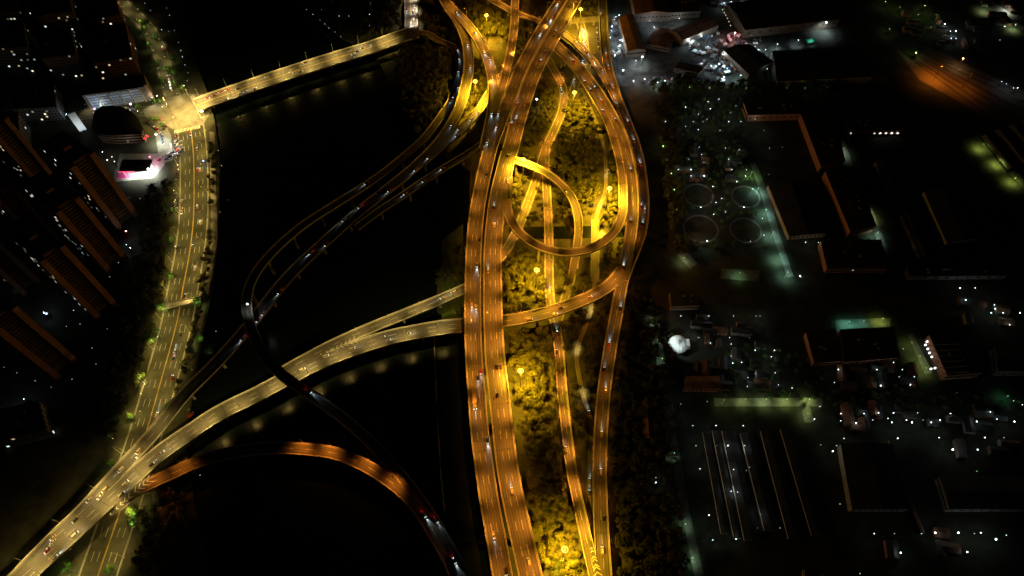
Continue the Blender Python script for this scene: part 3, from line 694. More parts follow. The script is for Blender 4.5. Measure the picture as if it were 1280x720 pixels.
ew.prism([tuple((a2 + n2 * .004)[:2]), tuple((c2 + n2 * .004)[:2]), tuple((c2 + n2 * 3)[:2]), tuple((a2 + n2 * 3)[:2])], 0, 18.5); ew.build('end_wall', M['tanwall'], o)
# round ended hall
P = [(124, 168), (126, 152), (135, 145), (148, 144), (160, 146), (172, 152), (180, 161), (184, 171), (182, 178), (150, 180), (128, 178)]
W_ = [at(x, y) for x, y in P]; c = cen(W_); root = tag(empty('round_hall', tuple(c)), 'dark round ended hall with banded facade beside the crowded parking lot', 'hall')
b = MB(); b.prism([((p - c).x, (p - c).y) for p in W_], 0, 11); b.build('wall', M['tanwall'], root)
b = MB(); b.prism([((p - c).x * 1.04, (p - c).y * 1.04) for p in W_], 11.003, 11.6); b.build('roof', M['roof'], root)
for j in range(3):
    b = MB(); Q = [(p - c) * 1.012 for p in W_]
    for i in range(6, 10):
        q0, q1 = Q[i], Q[i + 1]
        b.quad(q0 + Vector((0, 0, 1.6 + 3.2 * j)), q1 + Vector((0, 0, 1.6 + 3.2 * j)), q1 + Vector((0, 0, 3.2 + 3.2 * j)), q0 + Vector((0, 0, 3.2 + 3.2 * j)))
    b.build('window_band', M['glassdark'], root)
for x, y, col, s in ((176, 167, (1, .85, .8), 1.5), (181, 173, (1, .05, .08), 1.2), (184, 170, (1, .1, .12), 1.0)):
    p = at(x, y, 6) - c; b = MB(); b.box(p.x - 1.2, p.x + 1.2, p.y - .25, p.y + .1, 5, 7.2); b.build('lit_sign', glow(col, s), root)
# filling station canopy
P = [at(x, y, 7.5) for x, y in ((149, 215), (185, 214), (191, 200), (153, 200))]; c = cen(P); c.z = 0
root = tag(empty('forecourt_canopy', tuple(c)), 'black flat canopy roof over a glaring white and pink forecourt', 'canopy')
b = MB(); b.prism([((p - c).x, (p - c).y) for p in P], 7.2, 8.2); b.build('roof', M['roof'], root)
for i, p in enumerate(P):
    q = (p - c) * .8; b = MB(); b.tube((q.x, q.y, 0), (q.x, q.y, 7.197), .35, .35, 10); b.build('column', M['white'], root)
for fx in (-.5, 0, .5):
    q = (P[0] - c).lerp(P[1] - c, .5 + fx * .6) * .85; b = MB(); b.box(q.x - .8, q.x + .8, q.y - .8, q.y + .8, 7.08, 7.197); b.build('lamp_panel', glow((1, 1, 1), 8), root)
    light(root, (q.x, q.y, 6.9), lamp_data('SPOT', (.95, 1, .95), 9000, .5, 160))
    q2 = (P[1] - c) * (.7 + .25 * fx)
    light(root, (q2.x, q2.y + 1.5, 6.9), lamp_data('SPOT', (.95, 1, .95), 16000, .5, 165))
q = (P[0] - c).lerp(P[1] - c, .25); b = MB(); b.box(q.x - 7, q.x + 7, q.y - .35, q.y - .004, 7.3, 8.1); b.build('fascia_sign', glow((1, .05, .18), 1.6), root)
patch('paving', ((140, 228), (192, 222), (206, 206), (204, 192), (150, 192)), M['paving'], .05)
o = patch('pavement', ((146, 224), (163, 222), (160, 216), (148, 217)), M['pink'], .07)  # pink light on the forecourt floor painted as a patch
for i, (x, y) in enumerate(((156, 209), (167, 209), (178, 208))):
    p = at(x, y); t = tag(empty('fuel_pump', tuple(p)), f'{nth(i)} fuel pump from the left under the black forecourt canopy', 'fuel pump', 'fuel pumps under the canopy')
    b = MB(); b.box(-.5, .5, -.3, .3, 0, 2.0, top=.05); b.build('cabinet', M['white'], t); b = MB(); b.box(-2, 2, -.8, .8, 0, .15); b.build('island', M['concrete'], t)
# billboard
p = at(106, 166); t = tag(empty('billboard', tuple(p), RAD(28)), 'tall plain white billboard beside the dark round hall', 'billboard')
b = MB(); b.box(-3.2, 3.2, -.3, .3, 3, 24); b.build('panel', M['white'], t)
for s in (-1, 1): b = MB(); b.tube((s * 2, .6, 0), (s * 2, .6, 22), .3, .3, 8); b.build('post', M['steel'], t)
light(t, (0, -14, 6), lamp_data('SPOT', (.85, .95, 1), 7000, .5, 100), (RAD(110), 0, 0))

# right hand industrial quarter
RB = [  # quad a-b-c-d base, h, wall, roof, ridge, label, name, windows
 (((1022, 216), (997, 150), (1036, 146), (1052, 208)), 8, 'redwall', 'roof', 0, 'long dark roofed hall with red lit side wall, upper of a pair'),
 (((1058, 297), (1027, 222), (1062, 216), (1090, 290)), 8, 'redwall', 'roof', 0, 'long dark roofed hall with red lit side wall, lower of a pair'),
 (((932, 152), (1008, 150), (1002, 134), (927, 136)), 8, 'redwall', 'roof', 0, 'wide flat block with dim red front wall above the lit white path'),
 (((984, 300), (958, 236), (1012, 232), (1030, 296)), 5, 'tanwall', 'roof', 2, 'dark hall with thin red edge left of the long red walled hall'),
 (((1030, 341), (1106, 341), (1096, 306), (1022, 308)), 7, 'redwall', 'roof', 0, 'dark block with a row of pale lit windows along its lower front'),
 (((1134, 350), (1254, 349), (1250, 338), (1130, 339)), 5, 'greywall', 'roof', 0, 'very long thin grey building at the right'),
 (((1148, 326), (1124, 272), (1134, 269), (1157, 321)), 4, 'tanwall', 'roof', 2, 'narrow shed with brown end walls, lower of two in line'),
 (((1112, 250), (1092, 206), (1101, 203), (1121, 246)), 4, 'tanwall', 'roof', 2, 'narrow shed with brown end walls, upper of two in line'),
 (((1178, 310), (1150, 246), (1190, 242), (1218, 304)), 7, 'greywall', 'roof', 3, 'unlit dark hall in the black area at right'),
 (((1062, 172), (1126, 170), (1120, 150), (1052, 152)), 7, 'redwall', 'roof', 0, 'dark block with a row of bright windows right of the red hall'),
 (((928, 48), (1046, 34), (1032, 4), (906, 14)), 10, 'darkwall', 'roof', 3, 'big black roofed hall with lamp chains along front and end wall'),
 (((783, 72), (772, 30), (790, 26), (806, 70)), 8, 'darkwall', 'brownroof', 2, 'brown roofed shed lit orange beside the outermost ramp'),
 (((792, 28), (838, 26), (832, -8), (786, -6)), 10, 'darkwall', 'brownroof', 3, 'dim brown roofed hall at the top edge right of the ramps'),
 (((838, 24), (874, 22), (868, -8), (834, -8)), 8, 'darkwall', 'roof', 0, 'dark flat hall with pale lit front at the top edge'),
 (((852, 58), (836, 46), (882, 30), (896, 40)), 8, 'darkwall', 'brownroof', 3, 'dark diagonal shed left of the market yard'),
 (((934, 100), (902, 70), (934, 62), (964, 84)), 7, 'darkwall', 'roof', 2, 'dark diagonal shed right of the market yard'),
 (((968, 110), (1086, 104), (1074, 66), (962, 72)), 8, 'greywall', 'roof', 3, 'wide unlit shed below the big hall with lamp chains'),
 (((842, 90), (872, 96), (884, 84), (852, 76)), 5, 'darkwall', 'roof', 1, 'low dark shed left of the bright market stalls'),
 (((806, 60), (836, 66), (846, 44), (818, 40)), 5, 'darkwall', 'brownroof', 1.5, 'low brown shed behind the white floodlight'),
 (((838, 388), (872, 387), (868, 368), (836, 369)), 6, 'tanwall', 'roof', 0, 'dark block with orange lit edges above the white dome'),
 (((853, 490), (898, 490), (896, 474), (856, 474)), 5, 'redwall', 'brownroof', 2, 'red roofed house between the white dome and the green lit street'),
 (((1014, 458), (1004, 420), (1040, 416), (1048, 456)), 6, 'redwall', 'roof', 0, 'dark block with thin orange left edge below the teal yard'),
 (((1050, 458), (1046, 418), (1112, 414), (1118, 452)), 7, 'redwall', 'roof', 0, 'wide dark block with orange corner below the teal yard'),
 (((1176, 476), (1154, 426), (1198, 424), (1220, 472)), 9, 'redwall', 'roof', 0, 'hall with pale roof ribs and white lit side windows at right'),
 (((802, 552), (800, 506), (814, 504), (817, 550)), 5, 'redwall', 'brownroof', 2, 'small dim red house right of the long ramp'),
 (((1004, 735), (1050, 735), (1048, 714), (1002, 714)), 6, 'tanwall', 'roof', 0, 'dark block with orange left edge at the bottom border'),
 (((1240, 470), (1300, 470), (1300, 440), (1236, 440)), 8, 'greywall', 'roof', 2, 'unlit shed at the right border'),
 (((1060, 640), (1130, 640), (1110, 560), (1046, 560)), 7, 'greywall', 'roof', 3, 'unlit hall left of the thin red wall at lower right'),
 (((1180, 640), (1290, 640), (1270, 600), (1168, 600)), 7, 'greywall', 'roof', 3, 'unlit hall right of the thin red wall at lower right'),
]
BLD = []
for q, h, wl, rf, rg, lb in RB:
    wn = None
    if 'pale lit windows' in lb: wn = [(0, 14, 2, 2.6, 1.6, 0, COOL)]
    elif 'row of bright windows' in lb: wn = [(0, 16, 2, 2.4, 1.5, 0, COOL)]
    else: wn = [(0, 9, 1, 2.0, 1.6, 0, WARM), (3, 9, 1, 2.0, 1.6, 0, WARM)]
    nm = 'house' if 'house' in lb else 'shed' if 'shed' in lb else 'hall' if 'hall' in lb else 'building'
    BLD.append(building(nm, lb, nm, q, h, wl, rf, rg, wn))
def lit_row(idx, pa, pb, n, col, s, z, every=1):
    root, L = BLD[idx]
    for k in range(n):
        t = k / (n - 1); p = at(pa[0] + (pb[0] - pa[0]) * t, pa[1] + (pb[1] - pa[1]) * t, z) - Vector(root.location)
        b = MB(); b.box(p.x - .75, p.x + .75, p.y - .35, p.y + .15, z - .5, z + .5); b.build('window', glow(col, s * random.choice((.5, .8, 1.2))), root)
lit_row(4, (1066, 337.5), (1098, 337), 8, (.7, 1, .95), .35, 3.5)
lit_row(9, (1064, 166.5), (1122, 166.5), 9, (1, 1, .9), 2.2, 4.5)
root, L = BLD[23]
for k in range(7):
    p0 = at(1160 + k * 3.2, 432 + k * 7, 9.4) - Vector(root.location); p1 = at(1196 + k * 3.2, 430 + k * 7, 9.4) - Vector(root.location)
    b = MB(); b.tube(p0, p1, .28, .28, 6); b.build('roof_rib', M['white'], root)
for x, y in ((1159, 427), (1157, 431), (1160, 436), (1162, 441), (1165, 446), (1164, 461), (1169, 460)):
    p = at(x, y, 5) - Vector(root.location); b = MB(); b.box(p.x - .5, p.x + .4, p.y - .45, p.y + .45, 4.1, 5.6); b.build('window', glow((.9, 1, 1), 2.5), root)
# white dome
p = at(847, 431); t = tag(empty('dome_tent', tuple(p)), 'white lit dome tent with dark opening on its right side', 'dome')
b = MB(); b.ball((0, 0, 0), 7.6, 24, 10, .85, 0.); b.build('shell', M['white'], t)
for k in range(8):
    a = k * math.pi / 8; b = MB(); pts = [(7.68 * math.cos(f) * math.cos(a), 7.68 * math.cos(f) * math.sin(a), 7.68 * .85 * math.sin(f)) for f in [i * math.pi / 12 for i in range(13)]]
    for q0, q1 in zip(pts, pts[1:]): b.tube(q0, q1, .1, .1, 5, False)
    b.build('rib', M['steel'], t)
b = MB(); b.box(4.2, 8.6, -3.8, 3.2, 0, 4.2, top=.4); b.build('porch', M['white'], t); b = MB(); b.box(5.2, 8.75, -2.6, 2.0, 0.1, 3.2); b.build('doorway', M['dark_steel'], t)
for dx, dy, pw in ((-11, 3, 8500), (-3, -12, 6000)):
    v = Vector((-dx, -dy, -11)); light(t, (dx, dy, 14), lamp_data('SPOT', (.85, 1, .98), pw, .4, 62, .5), v.to_track_quat('-Z', 'Y').to_euler())  # unseen spots added to whiten the dome from outside
# six long open sheds
for k, (xa, ya, xb, yb) in enumerate(((878, 541, 901, 668), (890, 540, 917, 674), (902, 540, 930, 676), (925, 543, 955, 664), (950, 540, 985, 674), (975, 538, 1014, 670))):
    a, c = at(xa, ya), at(xb, yb); d = (c - a); Ln = d.length; d.normalize(); n = Vector((-d.y, d.x, 0))
    if n.x < 0: n = -n
    wd = (4.6, 4.6, 9, 9, 9, 9)[k]; ctr = (a + c) / 2 + n * wd / 2
    t = tag(empty('long_shed', tuple(ctr), math.atan2(d.y, d.x)), f'long low shed with thin red edge, {nth(k)} from the left of the parallel six', 'shed', 'parallel long sheds in the dark yard')
    b = MB(); b.box(-Ln / 2, Ln / 2, -wd / 2, wd / 2, 0, 1.5); b.build('wall', M['tanwall'], t)
    b = MB(); b.box(-Ln / 2, Ln / 2, -wd / 2 - .55, -wd / 2 - .21, 1.3, 1.75); b.build('gutter', M['white'], t)  # white strip added to draw the lit shed edge as a pale line
    b = MB(); b.quad((-Ln / 2, -wd / 2 - .2, 1.52), (Ln / 2, -wd / 2 - .2, 1.52), (Ln / 2, 0, 2.2), (-Ln / 2, 0, 2.2)); b.quad((-Ln / 2, 0, 2.2), (Ln / 2, 0, 2.2), (Ln / 2, wd / 2 + .2, 1.52), (-Ln / 2, wd / 2 + .2, 1.52)); b.build('roof', M['roof'], t)
# thin free standing wall
a, c = at(1108, 553), at(1152, 667); d = c - a; t = tag(empty('boundary_wall', tuple((a + c) / 2), math.atan2(d.y, d.x)), 'thin straight red boundary wall crossing the black lower right ground', 'wall')
b = MB(); b.box(-d.length / 2, d.length / 2, -.2, .2, 0, 3); b.build('masonry', M['redwall'], t); b = MB(); b.box(-d.length / 2, d.length / 2, -.3, .3, 3.003, 3.2); b.build('coping', M['concrete'], t)
# greenhouses at the right border
for k in range(4):
    a, c = at(1228 + k * 17, 172 - k * 6), at(1262 + k * 17, 214 - k * 6); d = c - a
    t = tag(empty('greenhouse', tuple((a + c) / 2), math.atan2(d.y, d.x)), f'long dark greenhouse by the right border, {nth(k)} from the left', 'greenhouse', 'greenhouses by the right border'); Ln = d.length / 2
    b = MB(); b.box(-Ln, Ln, -3.4, 3.4, 0, 2.6); b.build('wall', M['glassdark'], t)
    b = MB(); b.quad((-Ln, -3.5, 2.62), (Ln, -3.5, 2.62), (Ln, 0, 4.4), (-Ln, 0, 4.4)); b.quad((-Ln, 0, 4.4), (Ln, 0, 4.4), (Ln, 3.5, 2.62), (-Ln, 3.5, 2.62)); b.build('roof', M['greywall'], t)
# orange lit rail yard
patch('yard', ((1120, 62), (1160, 58), (1290, 118), (1290, 160), (1240, 150), (1150, 100)), M['ballast'], .05)
for k in range(7):
    a, c = at(1128 + k * 4, 66 + (k % 2) - k * .8, .1), at(1268 + k * 5, 168 - k * 9, .1); d = c - a; Ln = d.length / 2
    t = tag(empty('railway_track', tuple((a + c) / 2), math.atan2(d.y, d.x)), f'straight railway track in the orange lit yard, {nth(k)} from below', 'railway track', 'railway tracks of the orange lit yard')
    for s in (-1, 1): b = MB(); b.box(-Ln, Ln, s * .72 - .06, s * .72 + .06, .1, .26); b.build('rail', M['rail'], t)
    b = MB(); x = -Ln
    while x < Ln: b.box(x, x + .28, -1.3, 1.3, -.02, .097); x += 1.4
    b.build('sleeper', M['bark'], t)['kind'] = 'stuff'
# right quarter ground
for nm, pts, m in (('street', ((938, 205), (944, 203), (962, 245), (974, 292), (992, 345), (984, 347), (966, 294), (952, 246)), 'yard'),
    ('street', ((1047, 178), (1056, 176), (1068, 212), (1092, 264), (1112, 318), (1104, 320), (1084, 268), (1060, 214)), 'yard'),
    ('street', ((893, 498), (1028, 497), (1028, 508), (893, 508)), 'yard'), ('street', ((1001, 508.2), (1012, 508.2), (1018, 528), (1006, 528)), 'yard'),
    ('street', ((1134, 418), (1141, 417), (1166, 466), (1156, 468)), 'yard'), ('yard', ((1044, 400), (1114, 397), (1112, 409), (1046, 414)), 'yard'),
    ('path', ((812, 396), (824, 396), (826, 420), (836, 470), (848, 560), (862, 640), (880, 720), (868, 720), (852, 640), (838, 560), (824, 470), (814, 420)), 'yard'),
    ('yard', ((846, 318), (860, 316), (872, 330), (862, 336)), 'yard'), ('yard', ((902, 336), (950, 338), (948, 352), (900, 348)), 'yard'),
    ('yard', ((764, 20), (800, 22), (880, 26), (934, 52), (972, 44), (1046, 36), (1056, 44), (1040, 62), (960, 70), (940, 72), (934, 104), (860, 106), (764, 108)), 'darkyard'),
    ('yard', ((1040, 94), (1096, 86), (1112, 102), (1046, 106)), 'yard'), ('street', ((1216, 168), (1224, 164), (1284, 228), (1284, 240)), 'yard'), ('street', ((1206, -6), (1222, -8), (1290, 30), (1290, 44)), 'yard'),
    ('yard', ((1240, -6), (1290, -6), (1290, 28), (1262, 16)), 'yard'),
    ('path', ((1100, -4), (1112, -4), (1130, 12), (1150, 18), (1172, 26), (1180, 36), (1168, 40), (1150, 28), (1120, 20)), 'grass'),
    ('yard', ((1124, 62), (1146, 52), (1160, 60), (1140, 76)), 'grass'), ('yard', ((1098, 28), (1120, 28), (1118, 40), (1100, 38)), 'grass'),  # green patches in the shape of the greenish light pools
    ('yard', ((192, 152), (204, 150), (214, 170), (216, 200), (200, 206), (196, 180)), 'yard'),
    ('grass', ((552, 300), (579, 280), (579, 398), (552, 400)), 'grass'),
    ('path', ((700, 24), (748, 20), (748, 27), (700, 31)), 'yard'), ('yard', ((704, 108), (740, 108), (738, 124), (712, 126)), 'darkyard'),
    ('yard', ((590, 50), (628, 48), (628, 64), (600, 64)), 'darkyard'), ('path', ((262, 165), (268, 165), (272, 300), (258, 380), (246, 440), (240, 440), (252, 380), (264, 300)), 'paving'),
    ('path', ((186, 610), (196, 606), (228, 640), (232, 655), (210, 652), (200, 672), (192, 668), (200, 650)), 'paving'), ('yard', ((690, 694), (722, 690), (724, 730), (690, 730)), 'grass')):
    patch(nm, pts, M[m], .03 + .004 * random.randint(1, 9))
RINGS = []
# ring paths of the park
for k, (x, y, rx, ry) in enumerate(((873, 244, 17, 14), (932, 246, 16, 14), (876, 286, 20, 18), (932, 288, 18, 16))):
    c = at(x, y); rr = (at(x + rx, y) - c).length; b = MB(); n = 40
    for i in range(n):
        a0, a1 = 2 * math.pi * i / n, 2 * math.pi * (i + 1) / n
        f = lambda a, q: c + Vector((math.cos(a) * q, math.sin(a) * q, .05))
        b.quad(f(a0, rr), f(a0, rr + 1.6), f(a1, rr + 1.6), f(a1, rr))
    tag(b.build('path', M['yard']), kind='structure'); RINGS.append((c, rr + 3.5))
# market stalls with tarpaulins
rng = random.Random(5); k = 0
STALL = [(866, 52), (872, 58), (880, 50), (884, 62), (892, 56), (898, 66), (889, 73), (897, 82), (882, 80), (906, 58), (912, 52), (926, 60), (934, 58), (918, 88), (908, 92), (943, 56), (868, 66), (854, 98), (842, 102), (900, 94)]
_r3 = random.Random(9)
STALL += [(_r3.uniform(862, 945), _r3.uniform(42, 72)) for _ in range(34)] + [(_r3.uniform(845, 925), _r3.uniform(72, 104)) for _ in range(24)] + [(_r3.uniform(764, 778), _r3.uniform(26, 70)) for _ in range(8)]
for x, y in sorted(STALL):
    p = at(x, y); t = tag(empty('market_stall', tuple(p), rng.uniform(0, 3)), f'small tarpaulin covered stall in the lit market yard, {nth(k)} from the left', 'market stall', 'stalls of the lit market yard'); k += 1
    wx, wy = rng.uniform(1.8, 3.2), rng.uniform(1.4, 2.2)
    b = MB(); b.quad((-wx, -wy, 2.5), (wx, -wy, 2.5), (wx, 0, 3.3), (-wx, 0, 3.3)); b.quad((-wx, 0, 3.3), (wx, 0, 3.3), (wx, wy, 2.5), (-wx, wy, 2.5)); b.build('tarpaulin', rng.choice((M['white'], M['white'], M['greywall'], M['greywall'], CARPAINT['blue'], M['roof'], M['brownroof'])), t)
    b = MB(); b.box(-wx * .8, wx * .8, -.6, .6, 0, .9); b.build('counter', M['bark'], t)
    for sx in (-1, 1):
        for sy in (-1, 1): b = MB(); b.tube((sx * wx * .95, sy * wy * .95, 0), (sx * wx * .95, sy * wy * .95, 2.5), .05, .05, 5); b.build('leg', M['steel'], t)
p = at(1011, 54); t = tag(empty('market_stall', tuple(p), .3), 'emerald green lit tarpaulin below the big hall with lamp chains', 'tarpaulin'); b = MB(); b.quad((-5, -3, 3), (5, -3, 3), (5, 0, 4), (-5, 0, 4)); b.quad((-5, 0, 4), (5, 0, 4), (5, 3, 3), (-5, 3, 3)); b.build('tarpaulin', M['tarp'], t)
for sx in (-1, 1):
    for sy in (-1, 1): b = MB(); b.tube((sx * 4.8, sy * 2.8, 0), (sx * 4.8, sy * 2.8, 3), .08, .08, 5); b.build('leg', M['steel'], t)
light(t, (0, -1, 9), lamp_data('SPOT', (.6, 1, .9), 1500, .3, 90))

# ------------------------------------------------------------------ small lamps: white, green and warm points of light
GM = {}
def garden_lamp(p, col, s, rad, h, power, label, group, kind='garden_lamp', up=True):
    k = (col, round(s, 2), rad, h)
    if k not in GM:
        a = MB(); a.tube((0, 0, 0), (0, 0, h - rad * .9), .1, .07, 6); g = MB(); g.ball((0, 0, h), rad, 10, 6); GM[k] = (a.mesh('pole', M['dark_steel']), g.mesh('globe', glow(col, s)))
    o = tag(empty(kind, tuple(p)), label, 'lamp', group); inst('pole', GM[k][0], o); inst('globe', GM[k][1], o)
    if power >= 100: light(o, (0, 0, h + rad + .3), lamp_data('POINT', col, power, .2))
    return o
WH = (.85, 1, .97); CO = (.75, .93, 1); GR = (.55, 1, .35); WA = (1, .85, .5); TE = (.4, 1, .9); PK = (1, .35, .6); RD = (1, .1, .1); BL = (.3, .45, 1); PU = (.6, .3, 1)
def S(t): return [tuple(float(v) for v in q.split(',')) for q in t.split()]
# (where, colour, emission, radius, height, light power, points[x,y(,multiplier)])
CL = [
 ('the dark park', WH, 2.2, .45, 6, 170, S('857,134 873,143 879,152,.5 885,127 888,136,1.5 899,124 920,132 832,152 857,158 867,152,.6 873,162 884,149 900,163 911,152 913,141 926,152 944,149 955,163 959,140 864,212,1.6 861,199,.6 877,193 880,203 874,184,.6 907,185 924,187 911,199 915,212 933,212 932,220 880,220,1.6 891,233,2 921,227,1.6 941,236 953,273 930,259,1.6 876,259,2 895,253 902,248 892,268,.6 907,265,.6 884,301,4 938,302,.6 955,294,1.3 864,220 962,185,.6 848,212')),
 ('the tree row above the park', GR, 2.0, .55, 5, 160, S('838,110 862,109 887,110 909,110 933,110 984,110 1006,111 1033,111')),
 ('the green lit hedge beside the park', GR, 2.4, .6, 5, 260, S('829,183 833,200 839,217 843,237 846,262,.5 826,172,.5')),
 ('the yards around the white dome', WH, 2.2, .42, 6, 130, S('851,395 886,395 917,395 945,395 950,395 873,422 888,429 912,422 914,430 937,422,.6 944,438 914,445 916,454 927,453 935,472 944,467 934,483,1.5 851,505 884,502,.7 866,532 895,532 929,532 968,438 964,446,1.5 969,466 973,481,.8 990,485 1025,508,.8 1018,524')),
 ('the yard of parallel sheds', WH, 1.5, .42, 4.5, 130, S('870,557 875,586 886,644 891,675 896,557,.7 910,557,1.6 917,587,1.3 914,614 922,615,1.2 931,557 937,584,.7 951,643,.8 920,674 933,588,.6 947,660,.6 975,660,.6 820,597,.6 820,603')),
 ('the yards below the ribbed hall', WH, 2.2, .6, 6, 100, S('1048,462 1096,462 1101,482,1.3 1128,462,.6 1138,481 1124,471,.7 1143,471,.7 1043,478,.6 1109,436,.7 1120,444,.7 1117,453,.7 1129,436,.7 1051,517 1080,517 1098,516 1117,516 1070,529,2 1091,525,.6 1115,528 1133,525 1140,528,2 1164,528,2 1175,525 1188,517 1221,527,1.8 1238,515 1246,524 1268,527,2 1267,501,.7 1278,506 1051,526,.5 1110,523,.5 1154,525,.5 1147,516,.5')),
 ('the black ground at the right', WH, 2.4, .6, 6, 100, S('1200,360 1219,360 1207,375,1.3 1243,381 1244,386 1239,391,1.5 1254,391,1.2 1275,391 1262,406 1055,548,.7 1041,564,1.4 1046,557,.6 1122,548 1174,547,1.2 1191,562,3 1222,562,1.6 1231,547 1255,547,.6 1093,667 1118,667,.4 1169,666,2.6 1198,666,1.6 1226,666,1.5 1245,674,2.6 1126,691,1.8 1209,690,1.8 1152,667,.6 1218,667,.4 1258,669,.4')),
 ('the green dotted lower right corner', GR, 1.6, .5, 5, 60, S('1221,589,1.5 1241,627 1050,630 1075,717,.6 1026,556,.4 1196,491,.3')),
 ('the halls at right', WH, 2.0, .5, 5, 120, S('1007,303 1023,303 1058,303,1.3 1000,345,2 1037,336 1012,276,.6 978,184,.8 961,218,.5 986,133,1 1001,346,.5')),
 ('the market yard', CO, 4.5, .5, 5, 1500, S('774,19,1.4 770,21,.6 818,34,1.2 843,37,2.2 826,43,.5 795,76 779,88,2 769,69,.7 775,50,2 775,57,2 861,51,1.6 883,36,.7 877,45,.8 890,45,.8 885,58 875,63,.6 877,80 889,82 899,80,1.4 909,86,1.6 905,68 917,68 831,101,1.4 806,99,1.6 792,101,.8 763,47,1.2 765,33,1.4 764,38,.7 912,64,1.2 928,58,1.2 944,58,1.2 957,62,1.2 849,23,.8 812,26,.8 826,27,.5 876,12,.5 905,4,.8 914,2,.8 925,8,.5')),
 ('the upper right yards', CO, 3.5, .6, 6, 160, S('959,86 1038,86,1.2 1044,86,1.5 1082,83,2 1082,88 1181,30,5 1195,39,5 1188,39 1189,48 1195,48 1252,102 1258,105 1267,110,.8 1272,110,1.4 1256,33,.8 1250,50,.5')),
 ('the top right green corner', (.8, 1, .4), 1.6, .5, 6, 330, S('1125,9 1156,7,1.2 1170,18,.6 1164,34,.6 1112,36 1145,66,1.8 1107,2,1 1148,18,.8 1182,44,.4')),
 ('the forecourt quarter', (1, .95, .85), 3.0, .55, 6, 260, S('126,132,1.4 190,122,1.5 196,120,1.6 163,131 117,141,.7 146,137,.7 172,139,.6 208,130,.7 230,107,2 142,163,.6 160,177,.6 128,190 134,200 140,196 143,202,1.4')),
 ('the left border', CO, 3.0, .5, 6, 200, S('24,144,2.4 13,144,2 45,139 83,142 55,391,1.8 30,499,1.0 4,515,1.2 6,391 158,289,1.4 163,310 158,306 82,144,.6')),
 ('the dark park left of the avenue', WH, 1.3, .45, 4.5, 30, S('162,247 175,248 185,286 137,346 148,328 92,388 83,408 12,404 18,419 66,446 90,474 44,476 64,484 21,466 5,459 120,455 115,435 134,411 53,433 100,405 175,514 127,533,.5 129,269 106,266 110,280')),
 ('the riverside promenade at top left', CO, 2.2, .5, 5, 60, S('181,4 188,13 208,10 212,19 202,37 211,39 218,38 223,53 226,63 228,71 231,81,1.4 235,91 234,101,.5')),
 ('the far shore at the top', CO, 1.8, .5, 5, 30, S('383,12 391,18,1.3 402,12 424,20 436,20 463,4 462,18,1.3 462,32 400,25 406,30 411,35,.6 419,40 426,46,.5')),
 ('the avenue east verge', WA, 1.3, .45, 4.5, 60, S('273,188 277,207 285,250 275,265,.7 270,414,1.4 248,419 240,462 236,512,.8 285,514,.7 252,575,.5 166,655,.6 250,594')),
 ('the avenue west verge', WA, 2.2, .5, 5, 220, S('222,206,1.4 223,212,1.4 219,250 228,260 217,238 218,252,.6 219,308 197,421,.8 181,480,.7 176,492,.7 155,600,.6 141,548,.6')),
]
DOTS = []
for where, col, s, rad, h, pw, pts in CL:
    pts = sorted(pts)
    for k, q in enumerate(pts):
        m_ = q[2] if len(q) > 2 else 1.; m_ = round(m_, 1)
        rr = .55 * rad * (1.0 if m_ < 1.3 else 1.25 if m_ < 2.2 else 1.55)
        p = at(q[0], q[1], h); p.z = 0; DOTS.append(p.copy())
        cname = {WH: 'white', CO: 'cool white', GR: 'green', WA: 'warm', }.get(col, 'pale')
        garden_lamp(p, col, s * m_ * random.choice((.2, .3, .45, .65, .9)) * (2. if where in ('the yards below the ribbed hall', 'the black ground at the right') else 1.3), round(rr, 3), h, pw * m_ if m_ >= .6 else 0, f'small {cname} lamp in {where}, {nth(k)} from the left', f'lamps of {where}')
# single coloured lights and floodlights
def flood(x, y, col, power, label, h=12., s=9., rad=.8, cone=150, target=None):
    p = at(x, y, h); o = tag(empty('floodlight', (p.x, p.y, 0)), label, 'floodlight')
    b = MB(); b.tube((0, 0, 0), (0, 0, h - .4), .2, .12, 8); b.build('pole', M['steel'], o)
    b = MB(); b.ball((0, 0, h), rad, 10, 6, .7); b.build('lamp_head', glow(col, s), o)
    light(o, (0, 0, h - rad - .3), lamp_data('SPOT', col, power, .5, cone)); return o
flood(803, 71, (.8, 1, 1), 10000, 'dazzling white floodlight beside the brown roofed shed')
flood(919, 41, (1, .4, .38), 14000, 'reddish white floodlight at the corner of the big hall')
flood(1033, 28, (.75, 1, 1), 14000, 'white floodlight at the right end of the lamp chain')
flood(1204, 73, (1, .6, .25), 3000, 'orange white floodlight at the edge of the rail yard', s=6)
flood(1178, 82, DEEP, 30000, 'dim orange yard lamp in the middle of the railway tracks', 18, .25, .5)
flood(1215, 92, DEEP, 8000, 'dim orange yard lamp at the lower end of the railway tracks', 18, .25, .5)
flood(252, 139, (1, .66, .17), 14000, 'glaring yellow floodlight on the crossroads corner by the bridge', 11, 14, 1.3)
flood(232, 112, (1, .66, .17), 150000, 'yellow floodlight mast on the upper side of the crossroads', 26, 1.0, .5)  # mast added to brighten the crossroads, no such lamp known
flood(204, 122, (1, .66, .17), 150000, 'yellow floodlight mast on the left corner of the crossroads', 26, 1.0, .5)  # second mast added for the same brightening
flood(694, 115, (.8, 1, 1), 1500, 'cool white floodlight right of the main flyover near the top', 8, 6, .9) if False else None
flood(671, 124, (.8, 1, 1), 1200, 'cool white floodlight hard by the right main carriageway', 20, 6, .9)
flood(309, 380, (.95, 1, .9), 1400, 'white lamp at the bend of the unlit U shaped ramp', 29, 5, .7, 100)
flood(254, 201, BL, 500, 'small blue lamp beside the avenue stop', 6, 3, .8)
flood(58, 392, BL, 60, 'small blue sign lamp among the left towers', 8, 3, .9)
flood(118, 136, PU, 200, 'violet lamp left of the office', 6, 4, 1.0)
